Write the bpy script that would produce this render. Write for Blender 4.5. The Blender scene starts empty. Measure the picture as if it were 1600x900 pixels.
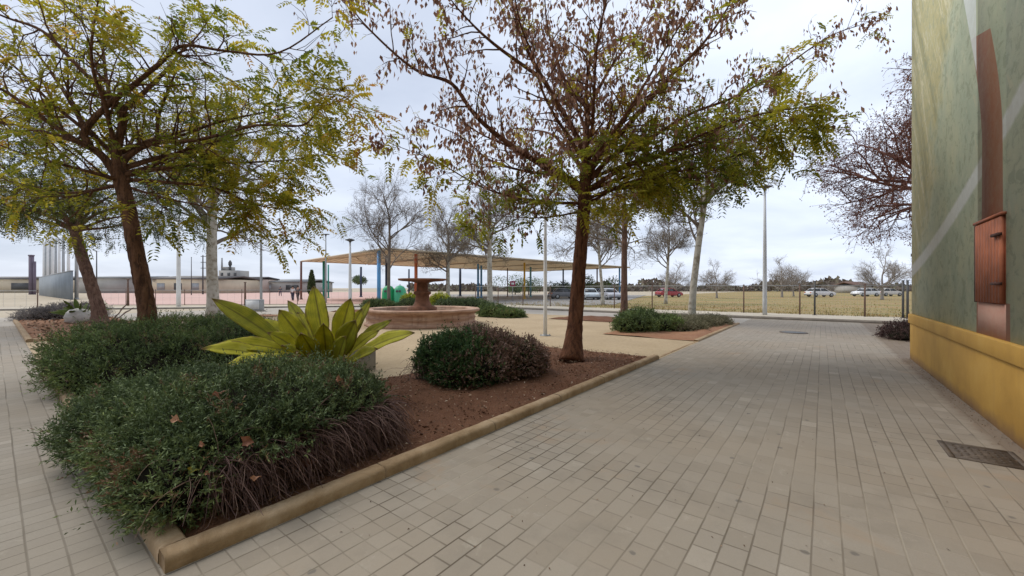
import bpy, math, random
import numpy as np
from mathutils import Vector, Matrix

random.seed(7)
RNG = np.random.default_rng(11)
SC = bpy.context.scene
COL = SC.collection
R = math.radians

# ------------------------------------------------------------------ camera
# world axes: X runs along the paved walk, Y runs along the left walk; planter corner at the origin
F = 627.0                      # focal length in photo pixels (1600 wide)
HEAD = 37.7
CAM = Vector((-0.55, -2.72, 1.5))
FW = Vector((math.cos(R(HEAD)), math.sin(R(HEAD)), 0))
RT = Vector((math.sin(R(HEAD)), -math.cos(R(HEAD)), 0))
cam_d = bpy.data.cameras.new('camera')
cam_d.sensor_width = 36
cam_d.lens = 36 * F / 1600
cam_d.clip_start = 0.05
cam_d.clip_end = 6000
cam = bpy.data.objects.new('camera', cam_d)
cam.location = CAM
cam.rotation_euler = (R(90), 0, R(HEAD - 90))
COL.objects.link(cam)
SC.camera = cam

# ------------------------------------------------------------------ sky, sun, exposure
SUN_EL, SUN_AZ = 52.0, 100.0      # azimuth measured from +X
world = bpy.data.worlds.new('World')
SC.world = world
world.use_nodes = True
wt = world.node_tree
wt.nodes.clear()


def nd(t, typ, **kw):
    n = t.nodes.new(typ)
    for k, v in kw.items():
        setattr(n, k, v)
    return n


sky = nd(wt, 'ShaderNodeTexSky', sky_type='NISHITA', sun_disc=False)
sky.sun_elevation = R(SUN_EL)
sky.sun_rotation = R(90 - SUN_AZ)
geo = nd(wt, 'ShaderNodeTexCoord')
sep = nd(wt, 'ShaderNodeSeparateXYZ')
wt.links.new(geo.outputs['Generated'], sep.inputs[0])


def wmath(op, a, b=None, c=None):
    m = nd(wt, 'ShaderNodeMath', operation=op)
    for i, x in enumerate((a, b, c)):
        if x is None:
            continue
        if isinstance(x, (int, float)):
            m.inputs[i].default_value = x
        else:
            wt.links.new(x, m.inputs[i])
    return m.outputs[0]


zz = wmath('ADD', wmath('MAXIMUM', sep.outputs[2], 0.0), 0.16)
cmb = nd(wt, 'ShaderNodeCombineXYZ')
wt.links.new(wmath('DIVIDE', sep.outputs[0], zz), cmb.inputs[0])
wt.links.new(wmath('DIVIDE', sep.outputs[1], zz), cmb.inputs[1])
n1 = nd(wt, 'ShaderNodeTexNoise')
n1.inputs['Scale'].default_value = 1.25
n1.inputs['Detail'].default_value = 6
n1.inputs['Roughness'].default_value = 0.52
n1.inputs['Distortion'].default_value = 0.35
wt.links.new(cmb.outputs[0], n1.inputs['Vector'])
cr = nd(wt, 'ShaderNodeValToRGB')
cr.color_ramp.elements[0].position = 0.32
cr.color_ramp.elements[0].color = (3.5, 3.9, 4.7, 1)
cr.color_ramp.elements[1].position = 0.68
cr.color_ramp.elements[1].color = (4.75, 5.15, 5.95, 1)
wt.links.new(n1.outputs[0], cr.inputs[0])
# brighter cloud round the veiled sun
dot = nd(wt, 'ShaderNodeVectorMath', operation='DOT_PRODUCT')
wt.links.new(geo.outputs['Generated'], dot.inputs[0])
BR = (FW * 0.62 + RT * 0.62 + Vector((0, 0, 0.48))).normalized()
dot.inputs[1].default_value = BR
gl = wmath('MULTIPLY_ADD', wmath('POWER', wmath('MAXIMUM', dot.outputs['Value'], 0.0), 5.0), 0.30, 1.0)
vm = nd(wt, 'ShaderNodeVectorMath', operation='SCALE')
wt.links.new(cr.outputs[0], vm.inputs[0])
wt.links.new(gl, vm.inputs['Scale'])
mx = nd(wt, 'ShaderNodeMix', data_type='RGBA')
mx.inputs['Factor'].default_value = 0.93
wt.links.new(sky.outputs[0], mx.inputs['A'])
wt.links.new(vm.outputs[0], mx.inputs['B'])
bg = nd(wt, 'ShaderNodeBackground')
bg.inputs['Strength'].default_value = 0.105
wt.links.new(mx.outputs['Result'], bg.inputs['Color'])
wo = nd(wt, 'ShaderNodeOutputWorld')
wt.links.new(bg.outputs[0], wo.inputs[0])

sd = bpy.data.lights.new('sun', 'SUN')
sd.energy = 1.5
sd.angle = R(38)
sd.color = (1.0, 0.95, 0.87)
sun = bpy.data.objects.new('sun', sd)
sdir = Vector((math.cos(R(SUN_EL)) * math.cos(R(SUN_AZ)), math.cos(R(SUN_EL)) * math.sin(R(SUN_AZ)), math.sin(R(SUN_EL))))
sun.rotation_euler = (-sdir).to_track_quat('-Z', 'Y').to_euler()
sun.location = (0, 0, 60)
COL.objects.link(sun)

SC.view_settings.view_transform = 'Standard'
SC.view_settings.look = 'None'
SC.view_settings.exposure = 0.76
SC.view_settings.gamma = 1.0
SC.view_settings.use_curve_mapping = False
SC.cycles.max_bounces = 6
SC.cycles.transparent_max_bounces = 8


# ------------------------------------------------------------------ helpers
def at(x, y, Z):
    """world point seen at photo pixel x, y at depth Z"""
    return CAM + FW * Z + RT * ((x - 800) / F * Z) + Vector((0, 0, (450 - y) / F * Z))


def gp(x, y, z=0.0):
    """point of the level z seen at photo pixel x, y"""
    Z = (CAM.z - z) * F / (y - 450)
    return at(x, y, Z)


def gx(x, Z, z=0.0):
    p = at(x, 450, Z)
    return Vector((p.x, p.y, z))


class MB:
    """collects faces of one mesh object"""

    def __init__(self):
        self.V, self.Fc, self.M, self.T, self.n = [], [], [], [], 0

    def add(self, verts, faces, mi=0, tint=None):
        verts = np.asarray(verts, dtype=np.float64).reshape(-1, 3)
        self.V.append(verts)
        if isinstance(faces, np.ndarray):
            self.Fc.append(faces + self.n)
        else:
            by = {}
            for f in faces:
                by.setdefault(len(f), []).append(f)
            for k, fs in by.items():
                self.Fc.append(np.asarray(fs, dtype=np.int64) + self.n)
        nf = len(faces)
        self.M += [mi] * nf
        if tint is None:
            tint = np.full(len(verts), 0.5)
        elif np.isscalar(tint):
            tint = np.full(len(verts), float(tint))
        self.T.append(np.asarray(tint, dtype=np.float64))
        self.n += len(verts)

    def box(self, c, s, rz=0.0, mi=0, tint=None):
        hx, hy, hz = s[0] / 2, s[1] / 2, s[2] / 2
        P = np.array([(x, y, z) for z in (-hz, hz) for y in (-hy, hy) for x in (-hx, hx)])
        if rz:
            c_, s_ = math.cos(rz), math.sin(rz)
            P = np.stack([P[:, 0] * c_ - P[:, 1] * s_, P[:, 0] * s_ + P[:, 1] * c_, P[:, 2]], 1)
        P = P + np.asarray(c)
        self.add(P, [(0, 2, 3, 1), (4, 5, 7, 6), (0, 1, 5, 4), (2, 6, 7, 3), (0, 4, 6, 2), (1, 3, 7, 5)], mi, tint)

    def tube(self, pts, rad, sides=6, mi=0, cap=True, tint=None, lump=0.0):
        pts = [Vector(p) for p in pts]
        n = len(pts)
        if isinstance(rad, (int, float)):
            rad = [rad] * n
        ref = None
        rings = []
        for i in range(n):
            t = (pts[min(i + 1, n - 1)] - pts[max(i - 1, 0)])
            if t.length < 1e-9:
                t = Vector((0, 0, 1))
            t.normalize()
            if ref is None:
                ref = t.orthogonal().normalized()
            ref = (ref - t * ref.dot(t))
            if ref.length < 1e-6:
                ref = t.orthogonal()
            ref.normalize()
            b = t.cross(ref)
            for k in range(sides):
                a = 2 * math.pi * k / sides
                rj = rad[i] * (1 + (lump * (math.sin(i * 1.7 + k * 2.1) + math.sin(i * 0.9 - k * 1.3) + random.uniform(-1, 1)) if lump else 0))
                rings.append(pts[i] + (ref * math.cos(a) + b * math.sin(a)) * rj)
        fs = []
        for i in range(n - 1):
            for k in range(sides):
                k2 = (k + 1) % sides
                fs.append((i * sides + k, i * sides + k2, (i + 1) * sides + k2, (i + 1) * sides + k))
        if cap and sides > 4:
            fs.append(tuple(reversed(range(sides))))
            fs.append(tuple((n - 1) * sides + k for k in range(sides)))
        self.add([tuple(v) for v in rings], fs, mi, tint)

    def lathe(self, prof, c, sides=32, mi=0, cap=True, rot=0.0, tint=None):
        """profile of (radius, z) pairs turned round the vertical through c"""
        vs, fs = [], []
        for r, z in prof:
            for k in range(sides):
                a = 2 * math.pi * k / sides + rot
                vs.append((c[0] + r * math.cos(a), c[1] + r * math.sin(a), c[2] + z))
        n = len(prof)
        for i in range(n - 1):
            for k in range(sides):
                k2 = (k + 1) % sides
                fs.append((i * sides + k, i * sides + k2, (i + 1) * sides + k2, (i + 1) * sides + k))
        if cap:
            fs.append(tuple(reversed(range(sides))))
            fs.append(tuple((n - 1) * sides + k for k in range(sides)))
        self.add(vs, fs, mi, tint)

    def prism(self, poly, z0, z1, mi=0):
        n = len(poly)
        vs = [(p[0], p[1], z0) for p in poly] + [(p[0], p[1], z1) for p in poly]
        fs = [tuple(reversed(range(n))), tuple(range(n, 2 * n))]
        fs += [(i, (i + 1) % n, n + (i + 1) % n, n + i) for i in range(n)]
        self.add(vs, fs, mi)

    def build(self, name, mats, parent=None, smooth=False, loc=None, link=True):
        me = bpy.data.meshes.new(name)
        V = np.concatenate(self.V) if self.V else np.zeros((0, 3))
        if loc is not None:
            V = V - np.asarray(loc)
        loops = np.concatenate([f.ravel() for f in self.Fc])
        tot = np.concatenate([np.full(len(f), f.shape[1], dtype=np.int64) for f in self.Fc])
        st = np.concatenate([[0], np.cumsum(tot)[:-1]])
        me.vertices.add(len(V))
        me.vertices.foreach_set('co', V.ravel())
        me.loops.add(len(loops))
        me.loops.foreach_set('vertex_index', loops.astype(np.int32))
        me.polygons.add(len(tot))
        me.polygons.foreach_set('loop_start', st.astype(np.int32))
        me.polygons.foreach_set('loop_total', tot.astype(np.int32))
        me.polygons.foreach_set('material_index', np.asarray(self.M, dtype=np.int32))
        if smooth:
            me.polygons.foreach_set('use_smooth', np.ones(len(tot), dtype=bool))
        me.update(calc_edges=True)
        me.validate()
        at_ = me.attributes.new('tint', 'FLOAT', 'POINT')
        at_.data.foreach_set('value', np.concatenate(self.T).astype(np.float32))
        if not isinstance(mats, (list, tuple)):
            mats = [mats]
        for m in mats:
            me.materials.append(m)
        o = bpy.data.objects.new(name, me)
        if loc is not None and parent is None:
            o.location = loc
        if parent is not None:
            o.parent = parent
        COL.objects.link(o)
        return o


def tag(o, label=None, cat=None, group=None, kind=None):
    if label:
        o['label'] = label
    if cat:
        o['category'] = cat
    if group:
        o['group'] = group
    if kind:
        o['kind'] = kind
    return o


def thing(name, loc, label, cat, group=None, rz=0.0):
    o = bpy.data.objects.new(name, None)
    o.empty_display_size = 0.2
    o.location = loc
    o.rotation_euler = (0, 0, rz)
    COL.objects.link(o)
    return tag(o, label, cat, group)


def copy_tree(o, parent=None):
    c = o.copy()
    COL.objects.link(c)
    c.parent = parent
    for ch in list(o.children):
        copy_tree(ch, c)
    return c


def bevel(o, w, seg=2):
    m = o.modifiers.new('bevel', 'BEVEL')
    m.width = w
    m.segments = seg
    m.limit_method = 'ANGLE'
    return o


# ------------------------------------------------------------------ materials
class NT:
    def __init__(self, name):
        self.m = bpy.data.materials.new(name)
        self.m.use_nodes = True
        self.t = self.m.node_tree
        self.t.nodes.clear()
        self.out = nd(self.t, 'ShaderNodeOutputMaterial')
        self.bsdf = nd(self.t, 'ShaderNodeBsdfPrincipled')
        self.t.links.new(self.bsdf.outputs[0], self.out.inputs[0])
        self.co = nd(self.t, 'ShaderNodeTexCoord')

    def set(self, sock, v):
        if isinstance(v, bpy.types.NodeSocket):
            self.t.links.new(v, sock)
        else:
            sock.default_value = v

    def math(self, op, a, b=None, c=None, clamp=False):
        m = nd(self.t, 'ShaderNodeMath', operation=op, use_clamp=clamp)
        for i, x in enumerate((a, b, c)):
            if x is not None:
                self.set(m.inputs[i], x)
        return m.outputs[0]

    def noise(self, scale, detail=4, rough=0.55, vec=None, dist=0.0, out=0):
        n = nd(self.t, 'ShaderNodeTexNoise')
        n.inputs['Scale'].default_value = scale
        n.inputs['Detail'].default_value = detail
        n.inputs['Roughness'].default_value = rough
        n.inputs['Distortion'].default_value = dist
        self.t.links.new(vec if vec is not None else self.co.outputs['Object'], n.inputs['Vector'])
        return n.outputs[out]

    def ramp(self, fac, stops, interp='LINEAR'):
        r = nd(self.t, 'ShaderNodeValToRGB')
        r.color_ramp.interpolation = interp
        e = r.color_ramp.elements
        while len(e) < len(stops):
            e.new(0.5)
        for i, (p, c) in enumerate(stops):
            e[i].position = p
            e[i].color = (c[0], c[1], c[2], 1) if not isinstance(c, (int, float)) else (c, c, c, 1)
        self.set(r.inputs[0], fac)
        return r.outputs[0]

    def mix(self, fac, a, b, mode='MIX'):
        n = nd(self.t, 'ShaderNodeMix', data_type='RGBA', blend_type=mode)
        self.set(n.inputs['Factor'], fac)
        for k, v in (('A', a), ('B', b)):
            if isinstance(v, tuple) and len(v) == 3:
                v = v + (1,)
            self.set(n.inputs[k], v)
        return n.outputs['Result']

    def sep(self, vec=None):
        s = nd(self.t, 'ShaderNodeSeparateXYZ')
        self.t.links.new(vec if vec is not None else self.co.outputs['Object'], s.inputs[0])
        return s.outputs

    def comb(self, x, y, z=0.0):
        s = nd(self.t, 'ShaderNodeCombineXYZ')
        for i, v in enumerate((x, y, z)):
            self.set(s.inputs[i], v)
        return s.outputs[0]

    def map(self, sx, sy, sz, vec=None):
        m = nd(self.t, 'ShaderNodeMapping')
        m.inputs['Scale'].default_value = (sx, sy, sz)
        self.t.links.new(vec if vec is not None else self.co.outputs['Object'], m.inputs['Vector'])
        return m.outputs[0]

    def bump(self, h, strength=0.4, dist=0.02):
        b = nd(self.t, 'ShaderNodeBump')
        b.inputs['Strength'].default_value = strength
        b.inputs['Distance'].default_value = dist
        self.t.links.new(h, b.inputs['Height'])
        self.t.links.new(b.outputs[0], self.bsdf.inputs['Normal'])

    def fin(self, col, rough=0.85, spec=0.25, metal=0.0):
        if isinstance(col, tuple) and len(col) == 3:
            col = col + (1,)
        self.set(self.bsdf.inputs['Base Color'], col)
        self.set(self.bsdf.inputs['Roughness'], rough)
        self.bsdf.inputs['Specular IOR Level'].default_value = spec
        self.bsdf.inputs['Metallic'].default_value = metal
        return self.m


def simple(name, c, rough=0.6, var=0.18, scale=6.0, metal=0.0, spec=0.3, bump=0.0):
    n = NT(name)
    f = n.noise(scale, 5, 0.6)
    d = tuple(max(0, x * (1 - var)) for x in c)
    b = tuple(min(1, x * (1 + var)) for x in c)
    col = n.ramp(f, [(0.3, d), (0.7, b)])
    if bump:
        n.bump(f, bump, 0.02)
    return n.fin(col, rough, spec, metal)


def leaf_mat(name, stops, trans=0.35, rough=0.55):
    """foliage: per-leaf colour comes from the leaf's own tint value"""
    n = NT(name)
    a = nd(n.t, 'ShaderNodeAttribute', attribute_name='tint')
    col = n.ramp(a.outputs['Fac'], stops)
    n.fin(col, rough, 0.3)
    tr = nd(n.t, 'ShaderNodeBsdfTranslucent')
    n.t.links.new(col, tr.inputs[0])
    mxs = nd(n.t, 'ShaderNodeMixShader')
    mxs.inputs[0].default_value = trans
    n.t.links.new(n.bsdf.outputs[0], mxs.inputs[1])
    n.t.links.new(tr.outputs[0], mxs.inputs[2])
    n.t.links.new(mxs.outputs[0], n.out.inputs[0])
    return n.m


WALL_Y = -4.22


def paver_mat(name, swap):
    n = NT(name)
    W = 0.14
    s = n.sep()
    X, Y = (s[1], s[0]) if swap else (s[0], s[1])
    wob = n.noise(0.6, 2)
    Yw = n.math('MULTIPLY_ADD', wob, 0.030, Y)
    row = n.math('DIVIDE', Yw, W)
    rid = n.math('FLOOR', row)
    rf = n.math('FRACT', row)
    wn = nd(n.t, 'ShaderNodeTexWhiteNoise', noise_dimensions='1D')
    n.t.links.new(rid, wn.inputs['W'])
    off = n.math('MULTIPLY', wn.outputs[0], 0.45)
    Xw = n.math('MULTIPLY_ADD', n.noise(0.9, 2), 0.018, X)
    if swap:
        colm = n.math('ADD', n.math('DIVIDE', Xw, 0.125), off)
    else:
        # square setts along the kerb, longer blocks in running bond over the rest of the walk
        far = n.math('LESS_THAN', rid, -6.5)
        clen = n.math('MULTIPLY_ADD', far, 0.062, 0.136)
        half = n.math('MULTIPLY', n.math('FRACT', n.math('MULTIPLY', rid, 0.5)), far)
        colm = n.math('ADD', n.math('DIVIDE', Xw, clen), n.math('ADD', half, n.math('MULTIPLY', off, 0.3)))
    cid = n.math('FLOOR', colm)
    cf = n.math('FRACT', colm)

    def edge(f, w):
        d = n.math('MINIMUM', f, n.math('SUBTRACT', 1.0, f))
        return n.ramp(d, [(0.0, 1.0), (w, 0.75), (w * 1.9, 0.0)])
    e1 = edge(rf, 0.026)
    e2 = edge(cf, 0.020)
    # joints: partly washed out, partly filled with pale sand
    wear = n.ramp(n.noise(0.55, 3), [(0.35, 0.35), (0.6, 1.0)])
    wear2 = n.ramp(n.noise(1.1, 4), [(0.38, 0.45 if swap else 0.10), (0.62, 1.0 if swap else 0.85)])
    j = n.math('MAXIMUM', n.math('MULTIPLY', e1, wear), n.math('MULTIPLY', e2, wear2))
    if not swap:
        # joints along the kerb have washed open, those in mid walk are nearly level
        near = n.math('MULTIPLY', n.ramp(n.math('MULTIPLY', s[1], -0.4), [(0.35, 1.0), (0.75, 0.0)]), n.ramp(n.math('MULTIPLY_ADD', s[0], 0.1, 0.2), [(0.5, 1.0), (0.85, 0.0)]))
        j = n.math('MULTIPLY', j, n.math('MULTIPLY_ADD', near, 0.40, 0.78), clamp=True)
    wn2 = nd(n.t, 'ShaderNodeTexWhiteNoise', noise_dimensions='2D')
    n.t.links.new(n.comb(rid, cid), wn2.inputs['Vector'])
    tile = n.ramp(wn2.outputs[0], [(0.0, (0.262, 0.228, 0.184)), (0.5, (0.290, 0.254, 0.207)), (0.97, (0.312, 0.275, 0.226)), (1.0, (0.37, 0.33, 0.275))])
    grain = n.noise(140, 3, 0.7)
    tile = n.mix(n.ramp(grain, [(0.25, 0.0), (0.8, 0.35)]), tile, (0.19, 0.165, 0.13))
    big = n.noise(0.35, 5, 0.6)
    tile = n.mix(n.ramp(big, [(0.38, 0.0), (0.68, 0.42)]), tile, (0.30, 0.232, 0.158))
    med = n.noise(2.2, 5, 0.65)
    tile = n.mix(n.ramp(med, [(0.52, 0.0), (0.72, 0.42)]), tile, (0.185, 0.16, 0.128))
    # small dark gum spots and lichen blots
    vor = nd(n.t, 'ShaderNodeTexVoronoi', feature='F1', voronoi_dimensions='2D')
    vor.inputs['Scale'].default_value = 1.25
    n.t.links.new(n.co.outputs['Object'], vor.inputs['Vector'])
    vd = n.math('ADD', vor.outputs['Distance'], n.math('MULTIPLY', n.noise(24, 3), 0.05))
    spot = n.ramp(vd, [(0.042, 1.0), (0.056, 0.0)])
    tile = n.mix(n.math('MULTIPLY', spot, 0.65), tile, (0.11, 0.10, 0.09))
    rust = n.ramp(n.noise(0.9, 5, 0.7, dist=0.6), [(0.60, 0.0), (0.70, 0.5)])
    tile = n.mix(rust, tile, (0.31, 0.215, 0.135))
    scuff = n.ramp(n.noise(3.4, 6, 0.75, dist=0.4), [(0.60, 0.0), (0.68, 0.55)])
    tile = n.mix(scuff, tile, (0.35, 0.31, 0.25))
    sandj = n.ramp(n.noise(0.8, 3), [(0.50, 0.0), (0.66, 0.85)])
    jc = n.mix(sandj, (0.10, 0.078, 0.054), (0.37, 0.32, 0.245))
    weed = n.ramp(n.noise(1.7, 5, 0.7), [(0.62, 0.0), (0.70, 0.7)])
    jc = n.mix(weed, jc, (0.085, 0.085, 0.04))
    col = n.mix(j, tile, jc)
    if not swap:
        # grime washed against the wall foot
        dw = n.math('ADD', n.math('SUBTRACT', s[1], WALL_Y), n.math('MULTIPLY', n.noise(3.0, 5, 0.7), -0.30))
        col = n.mix(n.ramp(dw, [(0.0, 0.6), (0.10, 0.0)]), col, (0.15, 0.105, 0.07))
    h = n.math('SUBTRACT', n.math('MULTIPLY', grain, 0.15), j)
    h = n.math('ADD', h, n.math('MULTIPLY', wn2.outputs[0], 0.55))
    h = n.math('ADD', h, n.math('MULTIPLY', n.noise(14, 4), 0.6))
    n.bump(h, 0.4, 0.008)
    return n.fin(col, 0.8, 0.25)


M = {}
M['paver'] = paver_mat('paver_walk', False)
M['paver_left'] = paver_mat('paver_left_walk', True)


def ground_mat(name, c1, c2, c3, scale=1.0, speck=0.3, rough=0.95, bump=0.5):
    n = NT(name)
    a = n.noise(1.3 * scale, 6, 0.6)
    b = n.noise(28 * scale, 5, 0.7)
    col = n.ramp(a, [(0.3, c1), (0.7, c2)])
    col = n.mix(n.ramp(b, [(0.45, 0.0), (0.75, speck)]), col, c3)
    n.bump(b, bump, 0.03)
    return n.fin(col, rough, 0.15)


M['soil'] = ground_mat('red_soil', (0.155, 0.072, 0.041), (0.22, 0.108, 0.062), (0.075, 0.034, 0.021), 1.6, 0.85, bump=1.0)
M['soil_far'] = ground_mat('orange_soil', (0.26, 0.13, 0.075), (0.34, 0.19, 0.11), (0.13, 0.07, 0.045), 1.2, 0.6)
M['sand'] = ground_mat('plaza_sand', (0.37, 0.283, 0.178), (0.47, 0.365, 0.238), (0.28, 0.205, 0.125), 0.45, 0.6, bump=0.5)
M['road'] = ground_mat('worn_road', (0.34, 0.31, 0.265), (0.43, 0.39, 0.34), (0.29, 0.26, 0.22), 0.25, 0.4, bump=0.2)
M['asphalt'] = ground_mat('grey_asphalt', (0.24, 0.225, 0.21), (0.30, 0.285, 0.265), (0.2, 0.19, 0.18), 0.3, 0.4, bump=0.2)
M['court'] = ground_mat('pink_court', (0.50, 0.33, 0.28), (0.56, 0.39, 0.34), (0.46, 0.33, 0.28), 0.08, 0.3, bump=0.05)
def field_mat():
    n = NT('dry_grass_field')
    a = n.noise(0.35, 6, 0.65, dist=0.5)
    b = n.noise(1.0, 6, 0.7, vec=n.map(0.25, 0.07, 1))
    col = n.ramp(b, [(0.32, (0.15, 0.15, 0.06)), (0.45, (0.27, 0.23, 0.10)), (0.56, (0.36, 0.245, 0.125)), (0.68, (0.32, 0.20, 0.11))])
    col = n.mix(n.ramp(a, [(0.45, 0.0), (0.65, 0.6)]), col, (0.31, 0.25, 0.115))
    col = n.mix(n.ramp(n.noise(6, 5, 0.75), [(0.5, 0.0), (0.66, 0.6)]), col, (0.14, 0.11, 0.045))
    n.bump(n.noise(9, 5, 0.7), 0.8, 0.08)
    return n.fin(col, 0.95, 0.1)


M['grass'] = field_mat()
M['dirt'] = ground_mat('pale_dirt', (0.40, 0.335, 0.25), (0.46, 0.40, 0.31), (0.30, 0.25, 0.15), 0.06, 0.4)
M['walkconc'] = ground_mat('pale_concrete', (0.44, 0.39, 0.31), (0.53, 0.475, 0.385), (0.36, 0.31, 0.25), 0.4, 0.35, bump=0.2)
M['kerbfar'] = simple('grey_kerb', (0.25, 0.22, 0.185), 0.85, 0.2, 3)


def kerb_mat():
    n = NT('tan_kerb_concrete')
    a = n.noise(3.2, 7, 0.72, dist=0.5)
    b = n.noise(120, 3, 0.7)
    col = n.ramp(a, [(0.32, (0.22, 0.14, 0.072)), (0.5, (0.335, 0.23, 0.13)), (0.68, (0.44, 0.325, 0.21))])
    col = n.mix(n.ramp(b, [(0.35, 0.0), (0.8, 0.4)]), col, (0.22, 0.165, 0.11))
    g = n.ramp(n.noise(0.7, 4, 0.6), [(0.55, 0.0), (0.75, 0.45)])
    col = n.mix(g, col, (0.20, 0.155, 0.085))
    n.bump(b, 0.35, 0.008)
    return n.fin(col, 0.85, 0.2)


M['kerb'] = kerb_mat()


def bark_mat(name, c1, c2, c3, zs=3.0, scale=9.0, bump=0.7):
    n = NT(name)
    v = n.map(1.0, 1.0, 1.0 / zs)
    a = n.noise(scale, 6, 0.65, vec=v)
    b = n.noise(scale * 5, 4, 0.7, vec=v)
    col = n.ramp(a, [(0.34, c1), (0.64, c2)])
    big = n.noise(2.2, 4, 0.6)
    col = n.mix(n.ramp(big, [(0.52, 0.0), (0.66, 0.55)]), col, tuple(min(1, x * 1.25 + 0.02) for x in c2))
    ck = n.noise(scale * 2.2, 5, 0.7, vec=n.map(1.0, 1.0, 0.16), dist=0.8)
    crack = n.ramp(ck, [(0.38, 1.0), (0.48, 0.0)])
    col = n.mix(n.math('MULTIPLY', crack, 0.75), col, c3)
    col = n.mix(n.ramp(b, [(0.5, 0.0), (0.75, 0.7)]), col, c3)
    n.bump(n.math('SUBTRACT', n.math('ADD', a, b), crack), bump, 0.04)
    return n.fin(col, 0.9, 0.15)


M['bark'] = bark_mat('brown_bark', (0.115, 0.046, 0.024), (0.185, 0.080, 0.042), (0.06, 0.028, 0.018))
M['bark2'] = bark_mat('ochre_brown_bark', (0.115, 0.054, 0.030), (0.185, 0.092, 0.050), (0.06, 0.032, 0.021))
M['bark3'] = bark_mat('dusty_pink_brown_bark', (0.15, 0.085, 0.06), (0.23, 0.14, 0.10), (0.10, 0.06, 0.045))


def plane_bark():
    n = NT('pale_mottled_bark')
    a = n.noise(4.5, 4, 0.5, dist=0.4)
    col = n.ramp(a, [(0.36, (0.28, 0.245, 0.19)), (0.46, (0.42, 0.39, 0.32)), (0.6, (0.50, 0.47, 0.40))])
    n.bump(a, 0.3, 0.01)
    return n.fin(col, 0.85, 0.2)


M['plane'] = plane_bark()
M['twig'] = simple('grey_brown_twigs', (0.20, 0.165, 0.135), 0.9, 0.3, 2)
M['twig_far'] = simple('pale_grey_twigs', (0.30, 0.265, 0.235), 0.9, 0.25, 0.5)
M['twig_red'] = simple('reddish_twigs', (0.17, 0.08, 0.062), 0.9, 0.3, 2)
M['leaf_olive'] = leaf_mat('olive_leaves', [(0.0, (0.085, 0.12, 0.018)), (0.35, (0.23, 0.24, 0.024)), (0.65, (0.42, 0.36, 0.034)), (0.88, (0.52, 0.36, 0.045)), (1.0, (0.5, 0.23, 0.055))], 0.6)
M['leaf_dark'] = leaf_mat('dark_olive_leaves', [(0.0, (0.028, 0.046, 0.012)), (0.5, (0.07, 0.092, 0.018)), (0.85, (0.15, 0.145, 0.022)), (1.0, (0.24, 0.17, 0.03))], 0.42)
M['pod'] = leaf_mat('brown_seed_pods', [(0.0, (0.14, 0.066, 0.044)), (0.5, (0.28, 0.14, 0.092)), (1.0, (0.42, 0.25, 0.17))], 0.42, 0.7)
M['leaf_plum'] = leaf_mat('red_brown_leaves', [(0.0, (0.10, 0.036, 0.03)), (0.6, (0.20, 0.078, 0.058)), (1.0, (0.28, 0.15, 0.08))], 0.3)
M['dryleaf'] = leaf_mat('dry_tan_leaves', [(0.0, (0.17, 0.12, 0.07)), (0.6, (0.26, 0.2, 0.12)), (1.0, (0.20, 0.21, 0.09))], 0.3)
M['hedge'] = leaf_mat('dark_green_sprigs', [(0.0, (0.036, 0.054, 0.022)), (0.45, (0.098, 0.138, 0.056)), (0.78, (0.185, 0.24, 0.095)), (0.90, (0.24, 0.29, 0.09)), (0.94, (0.16, 0.095, 0.055)), (1.0, (0.22, 0.13, 0.075))], 0.15, 0.6)
M['hedge2'] = leaf_mat('mid_green_sprigs', [(0.0, (0.038, 0.058, 0.020)), (0.45, (0.108, 0.152, 0.052)), (0.78, (0.19, 0.255, 0.078)), (0.90, (0.26, 0.32, 0.075)), (0.94, (0.16, 0.105, 0.06)), (1.0, (0.20, 0.14, 0.08))], 0.15, 0.6)
M['core'] = simple('inner_shade_dark', (0.018, 0.016, 0.012), 1.0, 0.4, 12, spec=0.0)  # near black, the shade inside a shrub put into the colour
M['bush'] = leaf_mat('bush_leaves', [(0.0, (0.025, 0.052, 0.02)), (0.4, (0.06, 0.115, 0.038)), (0.62, (0.115, 0.175, 0.055)), (0.66, (0.105, 0.062, 0.045)), (0.85, (0.19, 0.115, 0.085)), (1.0, (0.30, 0.19, 0.145))], 0.25)
M['stem'] = leaf_mat('dry_purple_stems', [(0.0, (0.07, 0.038, 0.034)), (0.6, (0.17, 0.10, 0.088)), (1.0, (0.30, 0.20, 0.165))], 0.0, 0.8)
M['grey_scrub'] = leaf_mat('grey_scrub', [(0.0, (0.09, 0.08, 0.075)), (0.5, (0.19, 0.17, 0.165)), (1.0, (0.31, 0.28, 0.25))], 0.1, 0.8)
M['green_scrub'] = leaf_mat('grey_green_scrub', [(0.0, (0.09, 0.085, 0.05)), (0.5, (0.19, 0.18, 0.105)), (1.0, (0.31, 0.27, 0.18))], 0.15, 0.8)
M['red_scrub'] = leaf_mat('dark_red_scrub', [(0.0, (0.035, 0.02, 0.018)), (0.5, (0.08, 0.045, 0.04)), (1.0, (0.14, 0.09, 0.075))], 0.1, 0.8)
M['yellow_leaf'] = leaf_mat('yellow_green_flowers', [(0.0, (0.25, 0.30, 0.02)), (1.0, (0.55, 0.55, 0.05))], 0.3)


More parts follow.
